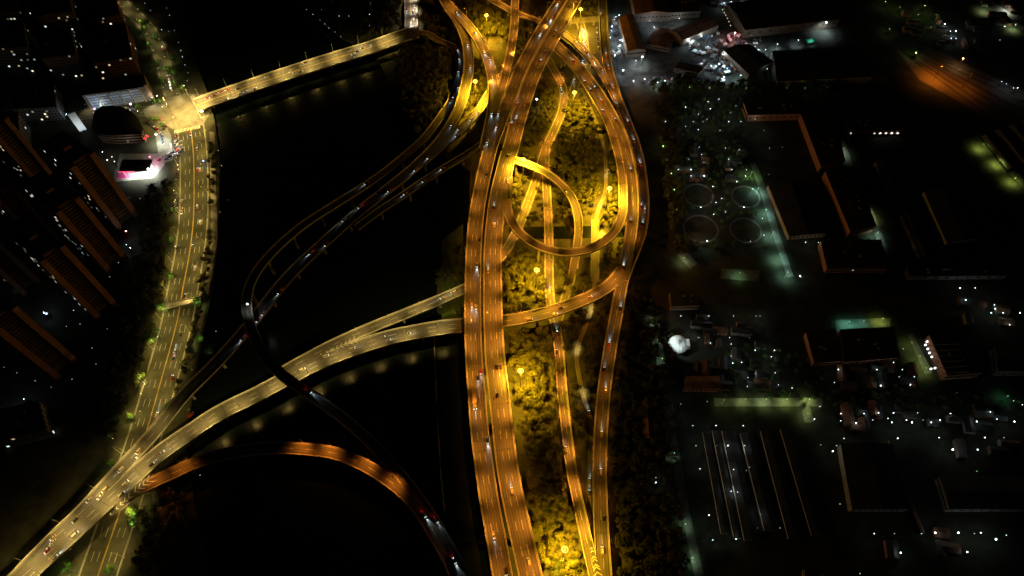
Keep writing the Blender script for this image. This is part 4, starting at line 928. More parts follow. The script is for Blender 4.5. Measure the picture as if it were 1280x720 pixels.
flood(163, 130, (1, .8, 1), 300, 'pinkish white lamp in front of the office', 6, 5, .9)
flood(157, 289, RD, 60, 'small red lamp between the first two towers', 6, 3, .7)
flood(187, 196, PK, 9000, 'pink floodlight above the black forecourt canopy', 9, 2.5, .8)
flood(195, 168, (.95, 1, .8), 30000, 'white floodlight over the crowded parking lot by the round hall', 11, 8, .9)
flood(213, 180, (1, .98, .95), 14000, 'white floodlight over the scooter crowd on the avenue corner', 9, 4, .6)
flood(185, 211, (1, 1, 1), 26000, 'white floodlight on the right side of the forecourt', 10, 8, .8)
for k, (x, y, c_, pw) in enumerate(((940, 215, GR, 900), (948, 235, (.8, 1, .9), 1600), (958, 262, (.75, 1, .9), 1600), (967, 290, (.9, 1, .55), 1300), (975, 318, (.7, .95, 1), 1500), (985, 340, (.7, .95, 1), 900))):
    flood(x, y, (.5, 1, .8) if k else c_, pw * 5, f'street light over the pale lit path right of the park, {nth(k)} from the top', 8, .6, .35)
for k, (x, y, c_, pw) in enumerate(((1055, 185, (.7, 1, .7), 700), (1061, 212, (.7, 1, .6), 900), (1078, 248, (.7, 1, .7), 600), (1090, 265, (.8, 1, .4), 900), (1098, 290, (.6, 1, .8), 600))):
    flood(x, y, c_, pw * 6, f'street light between the red hall and the sheds, {nth(k)} from the top', 8, .6, .35)
for k, (x, y, c_, pw) in enumerate(((905, 500, (.7, 1, .3), 500), (932, 499, (.75, 1, .3), 1200), (958, 499, (.75, 1, .4), 1900), (984, 499, (.75, 1, .3), 2000), (1012, 499, (.8, 1, .3), 2200), (1010, 517, (.8, 1, .35), 1100))):
    flood(x, y, c_, pw * 1.6, f'street light over the green lit street, {nth(k)} from the left', 7, .35, .35)
for k, (x, y, c_, pw) in enumerate(((817, 398, (.6, 1, .6), 1200), (843, 566, (.6, 1, .7), 900), (857, 655, (.6, 1, .6), 700), (866, 697, (.6, 1, .6), 900), (828, 448, (.6, 1, .6), 350), (822, 425, (.6, 1, .6), 350))):
    flood(x, y, c_, pw * 1.8, f'greenish path light along the long dark path, {nth(k)} of six', 6, .9, .35)
for k, (x, y, c_, pw) in enumerate(((1062, 402, (.3, 1, .7), 1500), (1080, 401, (.3, 1, .7), 900), (1104, 398, (.8, 1, .2), 1300), (1140, 428, (.75, 1, .25), 800), (1150, 445, (.75, 1, .25), 900), (1158, 460, (.8, 1, .25), 1000), (855, 322, (.8, 1, .5), 900), (925, 341, (.5, 1, .45), 600), (1260, 495, (.2, 1, .5), 350), (1230, 180, (.8, 1, .2), 3600), (1250, 200, (.8, 1, .2), 3600), (1270, 222, (.8, 1, .2), 3000), (1234, 8, (.8, 1, .5), 3000), (1262, 8, (.9, 1, .8), 3600), (1270, 30, (.8, 1, .5), 2500), (975, 4, (.3, 1, .8), 900))):
    flood(x, y, c_, pw * 2.2, f'pale green yard light, {nth(k)} of the scattered yard lights', 7, .8, .35)
for k, (x, y, pw) in enumerate(((948, 62, 3000), (972, 55, 3000), (998, 50, 2200), (1050, 92, 2500), (1072, 90, 2500), (905, 96, 4000), (926, 94, 4000), (822, 103, 3000))):
    flood(x, y, (.72, .97, 1) if k % 3 else (.6, 1, .85), pw, f'cool white yard floodlight around the market halls, {nth(k)} of eight', 7, 3.5, .55)
# lamp chains on the big hall
for k, (x, y) in enumerate(S('933,36 940,35 957,33 970,31 981,30 994,29 1000,28 1005,27 1012,26 1018,25 1024,24')):
    garden_lamp(at(x, y, 9), WH, 1.1, .4, 1.0, 0, f'wall lamp in the upper chain of the big hall, {nth(k)} from the left', 'upper lamp chain of the big hall', 'wall_lamp')
for k, (x, y) in enumerate(S('930,42 938,41 952,39 968,37 979,36 988,34 1001,33 1012,32 1025,30')):
    garden_lamp(at(x, y, 3), TE if k % 3 == 0 else WH, 1.6, .5, 1.0, 130, f'wall lamp in the lower chain of the big hall, {nth(k)} from the left', 'lower lamp chain of the big hall', 'wall_lamp')
for k, (x, y) in enumerate(S('903,13 905,17 907,20 909,24 911,28 913,33')):
    garden_lamp(at(x, y, 9), WA, 1.4, .4, 1.0, 60, f'warm lamp on the end wall of the big hall, {nth(k)} from the top', 'warm lamps on the end wall of the big hall', 'wall_lamp')

# low wall standing in the river along the flyover
pts = [at(x, y, -2.2) for x, y in ((545, 402), (543, 430), (546, 510), (551, 590), (556, 640))]
t = tag(empty('river_wall', tuple(pts[2])), 'faint low wall standing in the river left of the main flyover', 'wall')
b = MB()
for a, c in zip(pts, pts[1:]):
    d = (c - a).normalized(); n = Vector((-d.y, d.x, 0)) * .35; o = pts[2]
    b.prism([tuple((q - o)[:2]) for q in (a - n, a + n, c + n, c - n)], 0, 1.6)
b.build('masonry', M['concrete'], t)

# small huts among the yard lamps of the right quarter
_r4 = random.Random(31); HUT = []
for zone, n in (((868, 955, 398, 484), 26), ((1040, 1140, 458, 486), 12), ((1048, 1280, 512, 534), 18), ((1180, 1275, 545, 585), 4), ((1090, 1270, 664, 695), 4), ((1195, 1275, 362, 408), 6), ((850, 935, 180, 235), 10), ((870, 960, 560, 690), 0), ((1130, 1280, 20, 60), 16), ((1225, 1285, -2, 30), 12), ((850, 960, -4, 12), 12)):
    for _ in range(n): HUT.append((_r4.uniform(zone[0], zone[1]), _r4.uniform(zone[2], zone[3])))
HUT.sort()
for k, (x, y) in enumerate(HUT):
    p = at(x, y); L2, W2, h = _r4.uniform(3, 6.5), _r4.uniform(2, 3.5), _r4.uniform(2.6, 4.5); a = _r4.choice((0, 0, math.pi / 2)) + RAD(-8)
    if any((p.xy - m.xy).length < 2.5 for m in DOTS): continue
    t = tag(empty('hut', tuple(p), a), f'small dark hut with pitched roof among the yard lamps, {nth(k)} from the left', 'hut', 'huts of the right hand yards')
    b = MB(); b.box(-L2, L2, -W2, W2, 0, h); b.build('wall', M[_r4.choice(('greywall', 'darkwall', 'redwall', 'darkwall'))], t)
    b = MB(); z0 = h + .02; b.quad((-L2 - .3, -W2 - .3, z0), (L2 + .3, -W2 - .3, z0), (L2 + .3, 0, z0 + 1.3), (-L2 - .3, 0, z0 + 1.3)); b.quad((-L2 - .3, 0, z0 + 1.3), (L2 + .3, 0, z0 + 1.3), (L2 + .3, W2 + .3, z0), (-L2 - .3, W2 + .3, z0)); b.build('roof', M[_r4.choice(('roof', 'roof', 'brownroof'))], t)
    b = MB(); b.box(-.5, .5, -W2 - .05, -W2 - .003, 0, 2.1); b.build('door', M['dark_steel'], t)
# ------------------------------------------------------------------ trees
def crown_mesh(seed, n, R, H, z0, leaf=.75):
    rng = random.Random(seed); b = MB(); lobes = []
    for _ in range(rng.randint(5, 8)):
        a = rng.uniform(0, 2 * math.pi); q = rng.uniform(.15, .62) * R
        lobes.append((Vector((math.cos(a) * q, math.sin(a) * q, z0 + H * rng.uniform(.3, .75))), rng.uniform(.36, .58) * R))
    lobes.append((Vector((0, 0, z0 + H * .72)), .5 * R))
    for _ in range(n):
        c, r = rng.choice(lobes); d = Vector((rng.gauss(0, 1), rng.gauss(0, 1), rng.gauss(.25, .8))).normalized()
        p = c + d * r * rng.uniform(.6, 1.08); s = leaf * rng.uniform(.5, 1.15)
        nn = (d + Vector((rng.uniform(-.7, .7), rng.uniform(-.7, .7), rng.uniform(-.3, .8)))).normalized(); u = nn.orthogonal().normalized()
        u.rotate(Matrix.Rotation(rng.uniform(0, 6.28), 3, nn)); v = nn.cross(u)
        b.quad(p - u * s * .5, p + v * s * .36, p + u * s * .5 + nn * s * .15, p - v * s * .36)
    return b
def trunk_mesh(seed, H, r):
    rng = random.Random(seed); b = MB(); b.tube((0, 0, -.1), (0, 0, H), r, r * .5, 7)
    for k in range(4):
        a = rng.uniform(0, 6.28); z = H * rng.uniform(.55, .95)
        b.tube((0, 0, z), (math.cos(a) * H * .38, math.sin(a) * H * .38, z + H * .4), r * .4, r * .15, 5)
    return b
TV = []
for k in range(9):
    R, H = (3.4, 4.6, 3.9, 5.2, 4.2, 3.1, 4.8, 2.6, 5.6)[k], (5, 6.5, 6, 7, 5.5, 4.6, 6.4, 4, 7.5)[k]
    TV.append((crown_mesh(k, 620, R, H, 2.2, .8), trunk_mesh(k, 2.6 + H * .25, .16 + R * .03), R))
CR = {}
def tree_at(p, k, mk, sc_, label, group, rz):
    o = tag(empty('tree', tuple(p), rz), label, 'tree', group); o.scale = (sc_, sc_, sc_ * random.uniform(.85, 1.1))
    key = (k, mk)
    if key not in CR: CR[key] = TV[k][0].mesh('crown', M[mk])
    if ('t', k) not in CR: CR[('t', k)] = TV[k][1].mesh('trunk', M['bark'])
    inst('crown', CR[key], o); inst('trunk', CR[('t', k)], o); return o
def inpoly(x, y, P):
    c = False; j = len(P) - 1
    for i in range(len(P)):
        if (P[i][1] > y) != (P[j][1] > y) and x < (P[j][0] - P[i][0]) * (y - P[i][1]) / (P[j][1] - P[i][1]) + P[i][0]: c = not c
        j = i
    return c
TAKEN = []
def blocked(p, rad):
    for r in ROADS.values():
        q, i, d = r.kd.find((p.x, p.y, 0)); z = r.P[i].z
        if z < 11:
            if d < r.w / 2 + (rad * .55 if z < 1.5 else rad * .9): return True
        elif d < r.w / 2 - 3.5 : return True
    return False
mastp = [o.location.copy() for o in COL.objects if o.name.startswith('high_mast_lamp')]
def scatter(poly, sp, seed, rad=4.):
    rng = random.Random(seed); W_ = [at(x, y) for x, y in poly]; x0, x1 = min(p.x for p in W_), max(p.x for p in W_); y0, y1 = min(p.y for p in W_), max(p.y for p in W_)
    P = [(p.x, p.y) for p in W_]; got = []; y = y0; row = 0
    while y < y1:
        x = x0 + (row % 2) * sp / 2
        while x < x1:
            p = Vector((x + rng.uniform(-.38, .38) * sp, y + rng.uniform(-.38, .38) * sp, 0)); x += sp
            if not inpoly(p.x, p.y, P) or blocked(p, rad) or inpoly(*px(p), CANAL) or rng.random() < .05: continue
            if any((p.xy - m.xy).length < 2.2 for m in mastp): continue
            if any((p.xy - c_.xy).length < r_ for c_, r_ in RINGS): continue
            if rad > 4.2 and any((p.xy - m.xy).length < 3.6 for m in DOTS): continue
            got.append(p)
        y += sp * .87; row += 1
    return got
WOODS = [ # polygon px, spacing, material, individual?, label phrase
 ([(636, 412), (692, 404), (700, 470), (705, 530), (716, 600), (736, 700), (738, 730), (682, 730), (660, 620), (646, 520)], 5.6, 'leaf', 1, 'leafy tree of the lit wood below the ramp, beside the right main carriageway', 'trees of the lit lower wood'),
 ([(630, 318), (655, 312), (690, 322), (735, 324), (752, 304), (775, 299), (786, 316), (779, 345), (735, 366), (690, 383), (632, 396)], 5.4, 'leaf', 1, 'leafy tree of the yellow lit grove between loop ramp and right ramp', 'trees of the grove below the loop'),
 ([(655, 208), (690, 150), (712, 120), (740, 120), (762, 175), (772, 225), (772, 275), (745, 300), (735, 281), (690, 281), (638, 282), (640, 240), (644, 214)], 5.6, 'leaf', 1, 'leafy tree of the yellow lit wood enclosed by the loop ramp', 'trees of the wood inside the loop'),
 ([(575, 4), (600, -14), (645, 22), (640, 62), (622, 46), (606, 48)], 6.0, 'leaf', 1, 'leafy tree around the high mast by the upper left ramps', 'trees by the upper left ramps'),
 ([(590, 72), (604, 84), (610, 112), (592, 136), (576, 146), (588, 112)], 5.6, 'leaf', 1, 'leafy tree around the high mast between the two riverside ramps', 'trees between the riverside ramps'),
 ([(664, 145), (686, 100), (700, 128), (680, 180), (656, 198)], 5.4, 'leaf', 1, 'leafy tree on the left side of the winding street in the wood', 'trees left of the winding street'),
 ([(712, -6), (748, -6), (748, 22), (735, 22), (712, 16)], 5.4, 'leaf', 1, 'leafy tree beside the high mast at the top right of the flyover', 'trees near the top mast'),
 ([(703, 404), (760, 372), (748, 450), (740, 540), (728, 560), (712, 500)], 5.6, 'leafdark', 1, 'dim tree in the strip between slip road and long right ramp', 'trees between slip road and right ramp'),
 ([(562, 5), (508, 62), (490, 78), (496, 110), (522, 160), (552, 172), (566, 120), (571, 70)], 6.5, 'leafdark', 0),
 ([(766, 390), (790, 360), (835, 400), (845, 560), (860, 730), (770, 730), (764, 620)], 6.5, 'leafdark', 0),
 ([(352, -30), (500, -30), (500, 40), (440, 56), (400, 20), (360, 0)], 7.0, 'leafdark', 0),
 ([(186, 238), (216, 232), (212, 320), (200, 400), (172, 500), (140, 560), (100, 560), (130, 470), (165, 380), (180, 290)], 6.5, 'leafdark', 0),
 ([(205, 580), (226, 560), (232, 600), (246, 690), (256, 740), (160, 740), (176, 680)], 6.5, 'leafdark', 0),
 ([(266, 170), (272, 200), (268, 300), (258, 375), (246, 432), (232, 480), (214, 520), (206, 520), (232, 430), (250, 360), (262, 280), (260, 200)], 4.8, 'leafdark', 0),
 ([(815, 118), (1040, 118), (1046, 106), (815, 104)], 6.0, 'leafdark', 0), ([(815, 125), (845, 125), (860, 320), (842, 320)], 6.0, 'leafdark', 0),
 ([(547, 340), (580, 304), (582, 398), (548, 386)], 7.5, 'leafdark', 0),
 ([(848, 125), (930, 122), (931, 205), (948, 262), (958, 312), (850, 312)], 7.0, 'leafgreen', 0),
 ([(960, 430), (1045, 462), (1150, 480), (1280, 500), (1280, 512), (1030, 512), (900, 495), (900, 400), (960, 400)], 8.0, 'leafgreen', 0),
 ([(640, 20), (676, 10), (652, 60), (640, 70)], 5.5, 'leafdark', 0),
]
ind = []; rest = []; rng = random.Random(11)
for wi, w_ in enumerate(WOODS):
    for p in scatter(w_[0], w_[1], wi, w_[1] * .62):
        X = px(p)
        if not (-20 < X[0] < 1300 and -30 < X[1] < 745): continue
        (ind if w_[3] else rest).append((p, w_))
ind.sort(key=lambda t: (Vector((0, 0, CAMH)) - t[0]).length)
cap = 250
rest += ind[cap:]; ind = ind[:cap]
print('trees', len(ind), len(rest))
for p, w_ in ind:
    k = rng.randrange(9); tree_at(p, k, w_[2], rng.uniform(.8, 1.12) * w_[1] / 5.4 * 4.2 / TV[k][2] * rng.choice((.82, 1, 1.12)), w_[4], w_[5], rng.uniform(0, 6.28))
def joined(name, items, mk, label_, seed):
    b = MB(); r2 = random.Random(seed); low = [crown_mesh(50 + k, 230, 4.0, 5.5, 1.6, 1.25) for k in range(5)]
    for p, w_ in items:
        src = r2.choice(low); a = r2.uniform(0, 6.28); s = r2.uniform(.75, 1.15) * (w_[1] / 6.0 if w_[2] != 'leafgreen' else .62); ca, sa = math.cos(a) * s, math.sin(a) * s; i = len(b.v)
        b.v += [(p.x + x * ca - y * sa, p.y + x * sa + y * ca, z * s) for x, y, z in src.v]
        b.f += [tuple(i + k for k in f) for f in src.f]
    b.uv = []
    return tag(b.build(name, M[mk]), label_, 'woodland', None, 'stuff')
for mk in ('leaf', 'leafdark', 'leafgreen'):
    it = [t for t in rest if t[1][2] == mk]
    if it: joined('woodland', it, mk, 'dim tree cover along the river banks and beside the right ramp' if mk == 'leafdark' else 'far trees of the lit interchange woods near the top' if mk == 'leaf' else 'dim park trees among the white lamps right of the interchange', 3)
# roadside trees lit green by their own lamps
GT = [(213, 345), (202, 384), (207, 386), (191, 425), (196, 412), (178, 470), (163, 520), (138, 577), (80, 712), (86, 705), (137, 712), (210, 508), (247, 378), (215, 262), (214, 300), (168, 640), (167, 652), (128, 136), (172, 134), (194, 128), (200, 127), (227, 111), (188, 148), (196, 151), (204, 156), (214, 72), (209, 86), (203, 100), (216, 92), (180, 36), (176, 26), (192, 46), (218, 104), (196, 78), (186, 56), (250, 423)]
GT.sort(key=lambda t: t[1]); rng = random.Random(21)
for k, (x, y) in enumerate(GT):
    p = at(x, y, 4); p.z = 0; kk = (0, 2, 4, 5, 7)[k % 5]
    tree_at(p, kk, 'leafgreen', rng.uniform(.8, 1.15), f'bright green lamp lit roadside tree by the left avenue, {nth(k)} from the top', 'green lit roadside trees', rng.uniform(0, 6))
    if y not in (250,):
        o = street_lamp(p + Vector((2.6, -3.6, 0)), Vector((-1, 1, 0)), 8.6, 1.2, (.75, 1, .3), 850 if y > 250 else 700, f'short lamp post lighting the {nth(k)} green roadside tree from the top', 'lamp posts of the green roadside trees', 6, 150, .7)

# ------------------------------------------------------------------ vehicles
def loft(sections, b):
    i = len(b.v); n = len(sections[0])
    for s in sections: b.v += s
    for k in range(len(sections) - 1):
        for j in range(n):
            j2 = (j + 1) % n; b.f.append((i + k * n + j, i + k * n + j2, i + (k + 1) * n + j2, i + (k + 1) * n + j)); b.uv.append(None)
    b.f.append(tuple(range(i + n - 1, i - 1, -1))); b.uv.append(None); b.f.append(tuple(range(i + (len(sections) - 1) * n, i + len(sections) * n))); b.uv.append(None)
def car_meshes(kind):
    b = MB(); g = MB(); rf = MB()
    L, W2, hz = {'car': (4.7, .92, .92), 'suv': (4.8, .96, 1.05), 'van': (5.2, .98, 1.2)}[kind]
    sec = []
    for x, w_, z0, z1 in ((-L / 2, .82, .45, .8 * hz), (-L / 2 + .25, .95, .28, .95 * hz), (-L * .2, 1, .25, hz), (L * .18, 1, .25, hz), (L / 2 - .5, .96, .27, .82 * hz), (L / 2, .8, .42, .66 * hz)):
        w_ *= W2; sec.append([(x, -w_, z0), (x, w_, z0), (x, w_ * 1.0, z0 + (z1 - z0) * .7), (x, w_ * .88, z1), (x, -w_ * .88, z1), (x, -w_, z0 + (z1 - z0) * .7)])
    loft(sec, b)
    top = {'car': 1.42, 'suv': 1.7, 'van': 1.95}[kind]
    if kind == 'van': xs = (-L / 2 + .1, -L / 2 + .3, L * .2, L * .36)
    else: xs = (-L * .43 if kind == 'suv' else -L * .38, -L * .26, L * .05, L * .24)
    gs = []
    for x, z, f in ((xs[0], hz - .02, .9), (xs[1], top - .06, .76), (xs[2], top - .06, .76), (xs[3], hz - .02, .88)):
        gs.append([(x, -W2 * f, z), (x, W2 * f, z)])
    v = [q for s in gs for q in s]; i = len(g.v); g.v += v
    for f in ((0, 1, 3, 2), (4, 5, 7, 6), (0, 2, 4, 6), (1, 7, 5, 3), (2, 3, 5, 4)): g.f.append(tuple(i + k for k in f)); g.uv.append(None)
    rf.box(xs[1] - .05, xs[2] + .05, -W2 * .77, W2 * .77, top - .055, top, top=.05)
    for x in (-L * .3, L * .31):
        for s in (-1, 1): b.tube((x, s * (W2 - .2), .33), (x, s * (W2 + .02), .33), .33, .33, 10)
    h = MB(); h.box(-.06, .1, -.2, .2, -.1, .1); t = MB(); t.box(-.08, .06, -.22, .22, -.1, .1)
    return dict(body=b, glass=g, roof=rf, head=h, tail=t, L=L, W2=W2, hz=hz)
CK = {k: car_meshes(k) for k in ('car', 'suv', 'van')}
CMESH = {}
def cm(kind, part, m):
    k = (kind, part, m.name)
    if k not in CMESH: CMESH[k] = CK[kind][part].mesh({'glass': 'windows', 'head': 'headlight', 'tail': 'taillight'}.get(part, part), m)
    return CMESH[k]
def car(p, ang, kind, col, lights, label, group, slope=0., cat='car', name='car', where_dark=False):
    K = CK[kind]; o = tag(empty(name, tuple(p)), label, cat, group); o.rotation_euler = (0, -slope, ang); o.scale = (.87, .87, .87)
    inst('body', cm(kind, 'body', CARPAINT[col]), o); inst('windows', cm(kind, 'glass', M['glassdark']), o); inst('roof', cm(kind, 'roof', CARPAINT[col]), o)
    for s in (-1, 1):
        inst('headlight', cm(kind, 'head', glow((.9, .97, 1), 5.0 if lights else .3)), o, (K['L'] / 2 - .06, s * K['W2'] * .62, K['hz'] * .62))
        inst('taillight', cm(kind, 'tail', glow((1, .03, .02), 1.3 if lights else .2)), o, (-K['L'] / 2 + .03, s * K['W2'] * .62, K['hz'] * .72))
    if lights > 0:
        light(o, (K['L'] / 2 + .15, 0, .7), lamp_data('SPOT', (.72, .93, 1), 3600 * lights * (.4 if where_dark else 1), .25, 42, .6), (RAD(78), 0, RAD(-90)))
        if lights >= 1: light(o, (-K['L'] / 2 - .2, 0, .8), lamp_data('SPOT', (1, .03, .02), 90, .2, 120), (RAD(65), 0, RAD(90)))
    return o
# road: [direction along the road's own points] x,y,colour,kind,lights
CARS = {
 'M1': (1, '698,3,w,c,1 690,23,w,c,1.2 677,40,w,v,1 621,157,w,c,.8 617,139,w,c,.6 609,176,w,c,.6 608,218,k,c,0 596,331,s,s,1.6 590,381,w,c,.8 595,384,w,c,.8 603,464,r,s,.9 597,473,k,c,.5 612,550,k,s,2.2 617,669,w,c,.8 632,714,k,v,.5 606,300,k,c,0'),
 'M2': (-1, '711,8,k,c,0 694,39,s,c,.3 675,76,k,c,.6 646,130,r,s,1 644,150,s,c,1 637,155,r,c,.5 635,195,k,c,0 635,226,w,c,.4 617,259,k,c,.8 618,281,w,c,.3 610,338,w,s,.8 621,459,k,v,0 626,459,d,c,0 622,494,k,c,0 640,614,g,v,.8 661,702,w,v,0 620,304,s,c,0'),
 'NB': (1, '570,14,w,c,1 594,40,s,c,.7 605,64,w,c,1 612,73,w,c,1 616,98,w,c,.8 615,140,w,c,.8'),
 'NA': (1, '584,54,w,c,1 588,83,w,c,1 565,155,w,c,.8 540,199,s,c,.7 521,213,w,c,1 490,240,w,v,1.6 458,230,k,c,0 448,257,w,c,1 430,275,w,c,.7 388,316,w,c,1 409,306,r,s,.5 358,369,w,c,1 335,394,w,c,.6 323,400,w,c,1 307,425,w,c,1.4 173,564,g,v,.4 174,570,w,c,.5 151,587,w,v,.5 131,612,g,v,.4 125,621,w,s,.8 111,625,s,c,.3 94,650,k,c,.8 66,672,g,c,.4 66,677,w,c,.3 62,683,w,c,.4 61,690,r,c,.3'),
 'N3': (1, '598,140,w,c,.5 589,149,s,c,.4 574,161,w,c,.6 571,169,w,c,.6'),
 'N4': (1, '553,211,w,c,.8 530,226,w,c,.7 507,242,w,c,.7'),
 'R1': (1, '571,61,w,c,.6 574,72,w,c,.6 573,88,w,v,1 574,108,w,c,.6 567,120,w,c,.5 563,127,w,c,.5 458,229,k,c,.8 386,489,w,c,1.6 545,650,w,c,1'),
 'O1': (1, '530,643,w,c,1.6 573,697,w,c,1'),
 'T1': (1, '719,51,s,c,.4 729,61,w,c,.4 734,66,r,c,.4 742,77,w,c,.9 754,86,r,c,.5'),
 'E0': (-1, '751,18,g,c,.4 758,68,w,c,.5 761,84,w,c,.8 766,108,w,c,.8 767,122,w,c,.4 772,131,w,v,.9 786,153,r,c,.8 793,176,w,c,.7 801,205,w,c,1.2 801,258,r,c,.8 806,263,w,c,.5 803,280,k,c,.9'),
 'EB': (-1, '717,76,r,s,.8 745,110,k,c,.4 753,126,r,c,.8 770,150,k,c,.2 789,213,k,c,.6 788,277,k,s,.5 779,334,r,c,1.4 775,386,k,v,.8 761,431,r,c,1.5 755,462,k,c,.8 757,487,g,s,.4 752,543,w,v,.4 751,590,w,v,.4 755,648,k,c,0 753,688,w,v,.3'),
 'LP': (-1, '732,102,k,c,.6 739,113,k,c,.3 754,139,k,c,.8'),
 'Y1': (-1, '378,462,w,v,.3 407,445,w,v,.3 440,436,w,v,.9 485,425,w,c,.4 478,421,s,c,.3 510,417,s,s,.6 202,566,s,c,.3 189,581,k,c,.3 157,604,w,v,.3 152,618,w,v,.3 94,668,w,v,.4 68,697,w,c,1.4'),
 'YA': (1, '553,372,w,c,.5 567,365,w,v,.5'),
 'Y2': (1, '662,399,g,v,.3 694,393,g,c,.3 701,385,k,c,0 737,371,g,c,.3'),
 'S1': (-1, '687,364,w,c,.6 707,562,w,v,.4 697,417,k,c,1.2 693,440,k,c,.2'),
 'G4': (-1, '737,602,w,v,.3 733,616,s,c,.3 730,518,w,c,.7'),
 'L2': (1, '703,242,k,c,0'),
 'G1': (1, '643,283,w,c,1 701,108,w,c,.4 700,115,k,c,.2'),
 'G5': (1, '727,34,g,c,.6 730,37,w,c,.5 729,43,w,c,.6 731,47,w,c,.6 729,50,g,c,.5 732,53,w,c,.5 730,57,w,c,.5 731,62,r,c,.5 733,66,w,c,.4 729,74,w,c,.6 716,97,w,c,.5'),
 'B1': (0, '334,96,w,v,.2 363,91.5,w,v,.2 376,89,s,c,.2 440,72.5,w,c,.5 437,69,w,c,.4 442,67,w,c,.4 466,56,w,c,.5 455,56,w,c,.4 453,60,s,c,.3 447,64,k,c,.2 381,78,k,c,.1 297,111,k,c,.2 300,117,w,v,.3 306,114,w,c,.3 318,110,w,c,.3 259,122,r,c,.5 264,121,w,c,.5 268,119,r,c,.5 272,117,w,c,.5 276,115,r,c,.5 280,114,w,c,.5 285,112,r,c,.5 283,124,b,c,1.2'),
 'W': (0, '226,418,k,s,0 217,448,k,c,.3 215,472,r,c,.5 196,519,w,v,.8 250,278,w,v,.5 238,167,r,c,.3 246,186,w,c,.3 250,212,w,c,.5 247,212,r,c,.3 231,370,k,c,.2 218,440,s,c,1.2 240,308,s,c,.2 246,258,w,c,.3 226,265,s,c,.3 243,335,w,c,.2'),
 'U': (0, '209,96,r,c,.6 211,100,w,c,.8 212,104,w,c,.8 213,108,w,c,.9 214,112,w,c,1.4 206,86,r,c,.4 203,60,r,c,.5 206,58,w,c,.4'),
 'WS': (0, '166,137,w,v,.4 150,141,w,c,.3 205,133,w,c,.5 128,141,s,c,.3'),
 'J': (0, '506,12,r,v,.3 515,4,w,c,.8 518,8,w,c,.8 516,14,k,c,.2 514,20,w,c,.7 517,24,w,c,.5 513,29,w,c,.8 516,34,w,c,.6 525,33,w,c,.5'),
}
CN = dict(w='white', s='silver', k='black', d='dark', r='red', g='gold', b='blue'); KN = dict(c='car', s='suv', v='van')
for rk, (dirn, txt) in CARS.items():
    r = ROADS[rk]; items = []
    for q in txt.split():
        x, y, c, k, li = q.split(','); items.append((float(x), float(y), c, k, float(li)))
    horiz = rk in ('Y1', 'YA', 'Y2', 'B1', 'WS', 'O1')
    items.sort(key=lambda t: t[0] if horiz else t[1])
    for n_, (x, y, c, k, li) in enumerate(items):
        p = at(x, y, 8)
        for _ in range(6):
            _, i, _d = r.kd.find((p.x, p.y, 0)); p = at(x, y, r.P[i].z + .6)
        off = (p - r.P[i]).dot(r.N[i]); lim = r.w / 2 - 1.9; off = max(-lim, min(lim, off))
        ii = min(i + 1, len(r.P) - 1); i0 = max(i - 1, 0)
        dv = Vector((p.x - r.P[i].x, p.y - r.P[i].y, 0)).dot(r.T[i]); A, T, N = interp(r, r.D[i] + dv)
        dd = dirn if dirn else (1 if off < 0 else -1)
        P0 = A + N * off + Vector((0, 0, .02)); sl = math.atan2((r.P[ii].z - r.P[i0].z), max(1, (r.P[ii] - r.P[i0]).xy.length)) * dd
        kind = KN[k]; nm = {'car': 'car', 'suv': 'car', 'van': 'van'}[kind]; cw = {'k': 'black', 'd': 'dark', 'g': 'golden'}.get(c, CN[c])
        lab = f'{cw} {"van" if nm == "van" else "car"} on the {r.short}, {nth(n_)} vehicle from the {"left" if horiz else "top"}'
        car(P0, math.atan2(T.y * dd, T.x * dd), kind, CN[c], li, lab, f'vehicles on the {r.short}', sl, nm, nm, rk in ('NA', 'R1', 'N4'))
# articulated lorry
r = ROADS['M1']; p = at(593, 497, 24); _, i, _ = r.kd.find((p.x, p.y, 0)); off = (p - r.P[i]).dot(r.N[i]); T = r.T[i]
P0 = r.P[i] + r.N[i] * max(-3.6, min(3.6, off)); t = tag(empty('lorry', tuple(P0), math.atan2(T.y, T.x)), 'long articulated lorry with pale box trailer on the left main carriageway', 'lorry')
b = MB(); b.box(-10, 3.6, -1.25, 1.25, 1.1, 4.0); b.build('trailer', M['tanwall'], t); b = MB(); b.box(4.2, 6.6, -1.2, 1.2, .6, 3.2, top=.12); cab = b.build('cab', CARPAINT['silver'], t)
b = MB(); b.box(6.45, 6.64, -1.05, 1.05, 1.9, 2.9); b.build('windscreen', M['glassdark'], cab); b = MB(); b.box(-9.6, 6.2, -.5, .5, .6, 1.09); b.build('chassis', M['dark_steel'], t)
for x in (-8.6, -7.3, -6.0, 2.6, 5.4):
    for s in (-1, 1): b = MB(); b.tube((x, s * .85, .52), (x, s * 1.2, .52), .52, .52, 12); b.build('wheel', M['tyre'], t)
for s in (-1, 1): b = MB(); b.box(6.6, 6.75, s * .9 - .2, s * .9 + .2, .8, 1.05); b.build('headlight', glow((.95, .97, 1), 9.0), t)
light(t, (6.9, 0, 1), lamp_data('SPOT', (.8, .95, 1), 2000, .25, 42, .6), (RAD(78), 0, RAD(-90)))
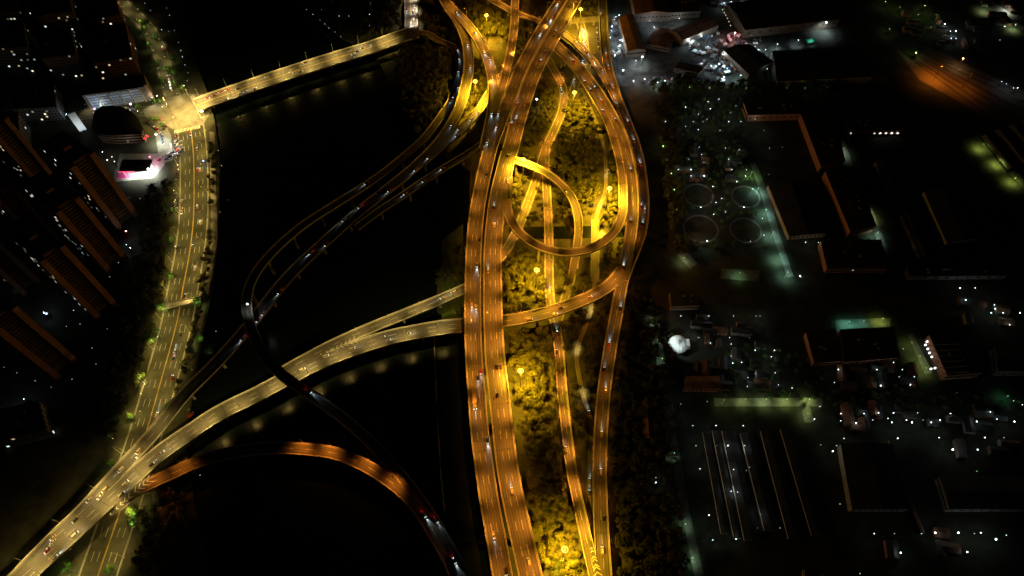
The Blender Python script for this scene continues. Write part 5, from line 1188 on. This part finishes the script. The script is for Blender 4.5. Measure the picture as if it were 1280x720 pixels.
# parked vehicles
rng = random.Random(17)
def parked(pts, where, group, jitter=.3, base=0.):
    for k, q in enumerate(sorted(pts)):
        c = rng.choice(('white', 'white', 'silver', 'silver', 'dark', 'red', 'blue')); kd = rng.choice(('car', 'suv', 'van'))
        car(at(q[0], q[1], .1) * 1.0, RAD(q[2]) if len(q) > 2 else base + rng.uniform(-jitter, jitter), kd, c, 0, f'parked {c} {"van" if kd == "van" else "car"} in {where}, {nth(k)} from the left', group, 0, 'van' if kd == 'van' else 'car', 'parked_van' if kd == 'van' else 'parked_car')
parked(S('184,154,20 188,156,10 191,158,0 194,160,-10 197,162,-20 199,165,-30 201,168,-40 202,171,-50 203,175,-60 204,179,-70 199,150,20 203,154,10 207,158,0'), 'the curved lot by the round hall', 'cars of the curved parking lot')
parked(S('220,171,80 222,174,70 219,178,90 223,181,80 226,183,75 219,185,60 222,188,90 225,190,80 228,187,70 216,191,30 212,193,20 207,195,15 203,198,10 199,201,0 220,193,50 224,194,60 213,196,20 209,199,15 222,177,85 226,178,75'), 'the crowded avenue corner', 'vehicles of the crowded avenue corner')
parked(S('768,24 771,30 764,36 766,41 769,46 773,60 776,64 779,68 868,46 873,44 878,41 862,60 867,70 874,70 886,66 892,64 894,70 902,72 905,78 908,84 884,88 890,92 897,98 906,98 870,100 878,98 916,54 922,52 930,52 918,64 938,62 944,50 950,50 936,46 950,62 826,98 834,96 812,102 836,100 818,98'), 'the lit market yard', 'vehicles of the lit market yard', 3)
parked(S('222,213,85 222,217,85 219,244,60 227,252,80 219,256,80 220,262,75 222,310,80 239,519,60'), 'the bay along the avenue', 'cars in the bay along the avenue')
parked(S('574,63,200 742,30,80 746,36,85 746,42,85 747,48,85 748,54,85 748,60,85'), 'the narrow lane beside a ramp', 'cars in the narrow lanes beside the ramps')

# every thing must carry its own label
lab = {}
for o in COL.objects:
    if o.parent is None and 'label' in o: lab.setdefault(o['label'], []).append(o)
for k, v in lab.items():
    nw = len(k.replace('-', ' ').split())
    if nw > 16 or nw < 4: print('WORDS', nw, k)
    if len(v) > 1 and not all(o.get('group') for o in v): print('DUP', k)
print('objects', len(COL.objects))
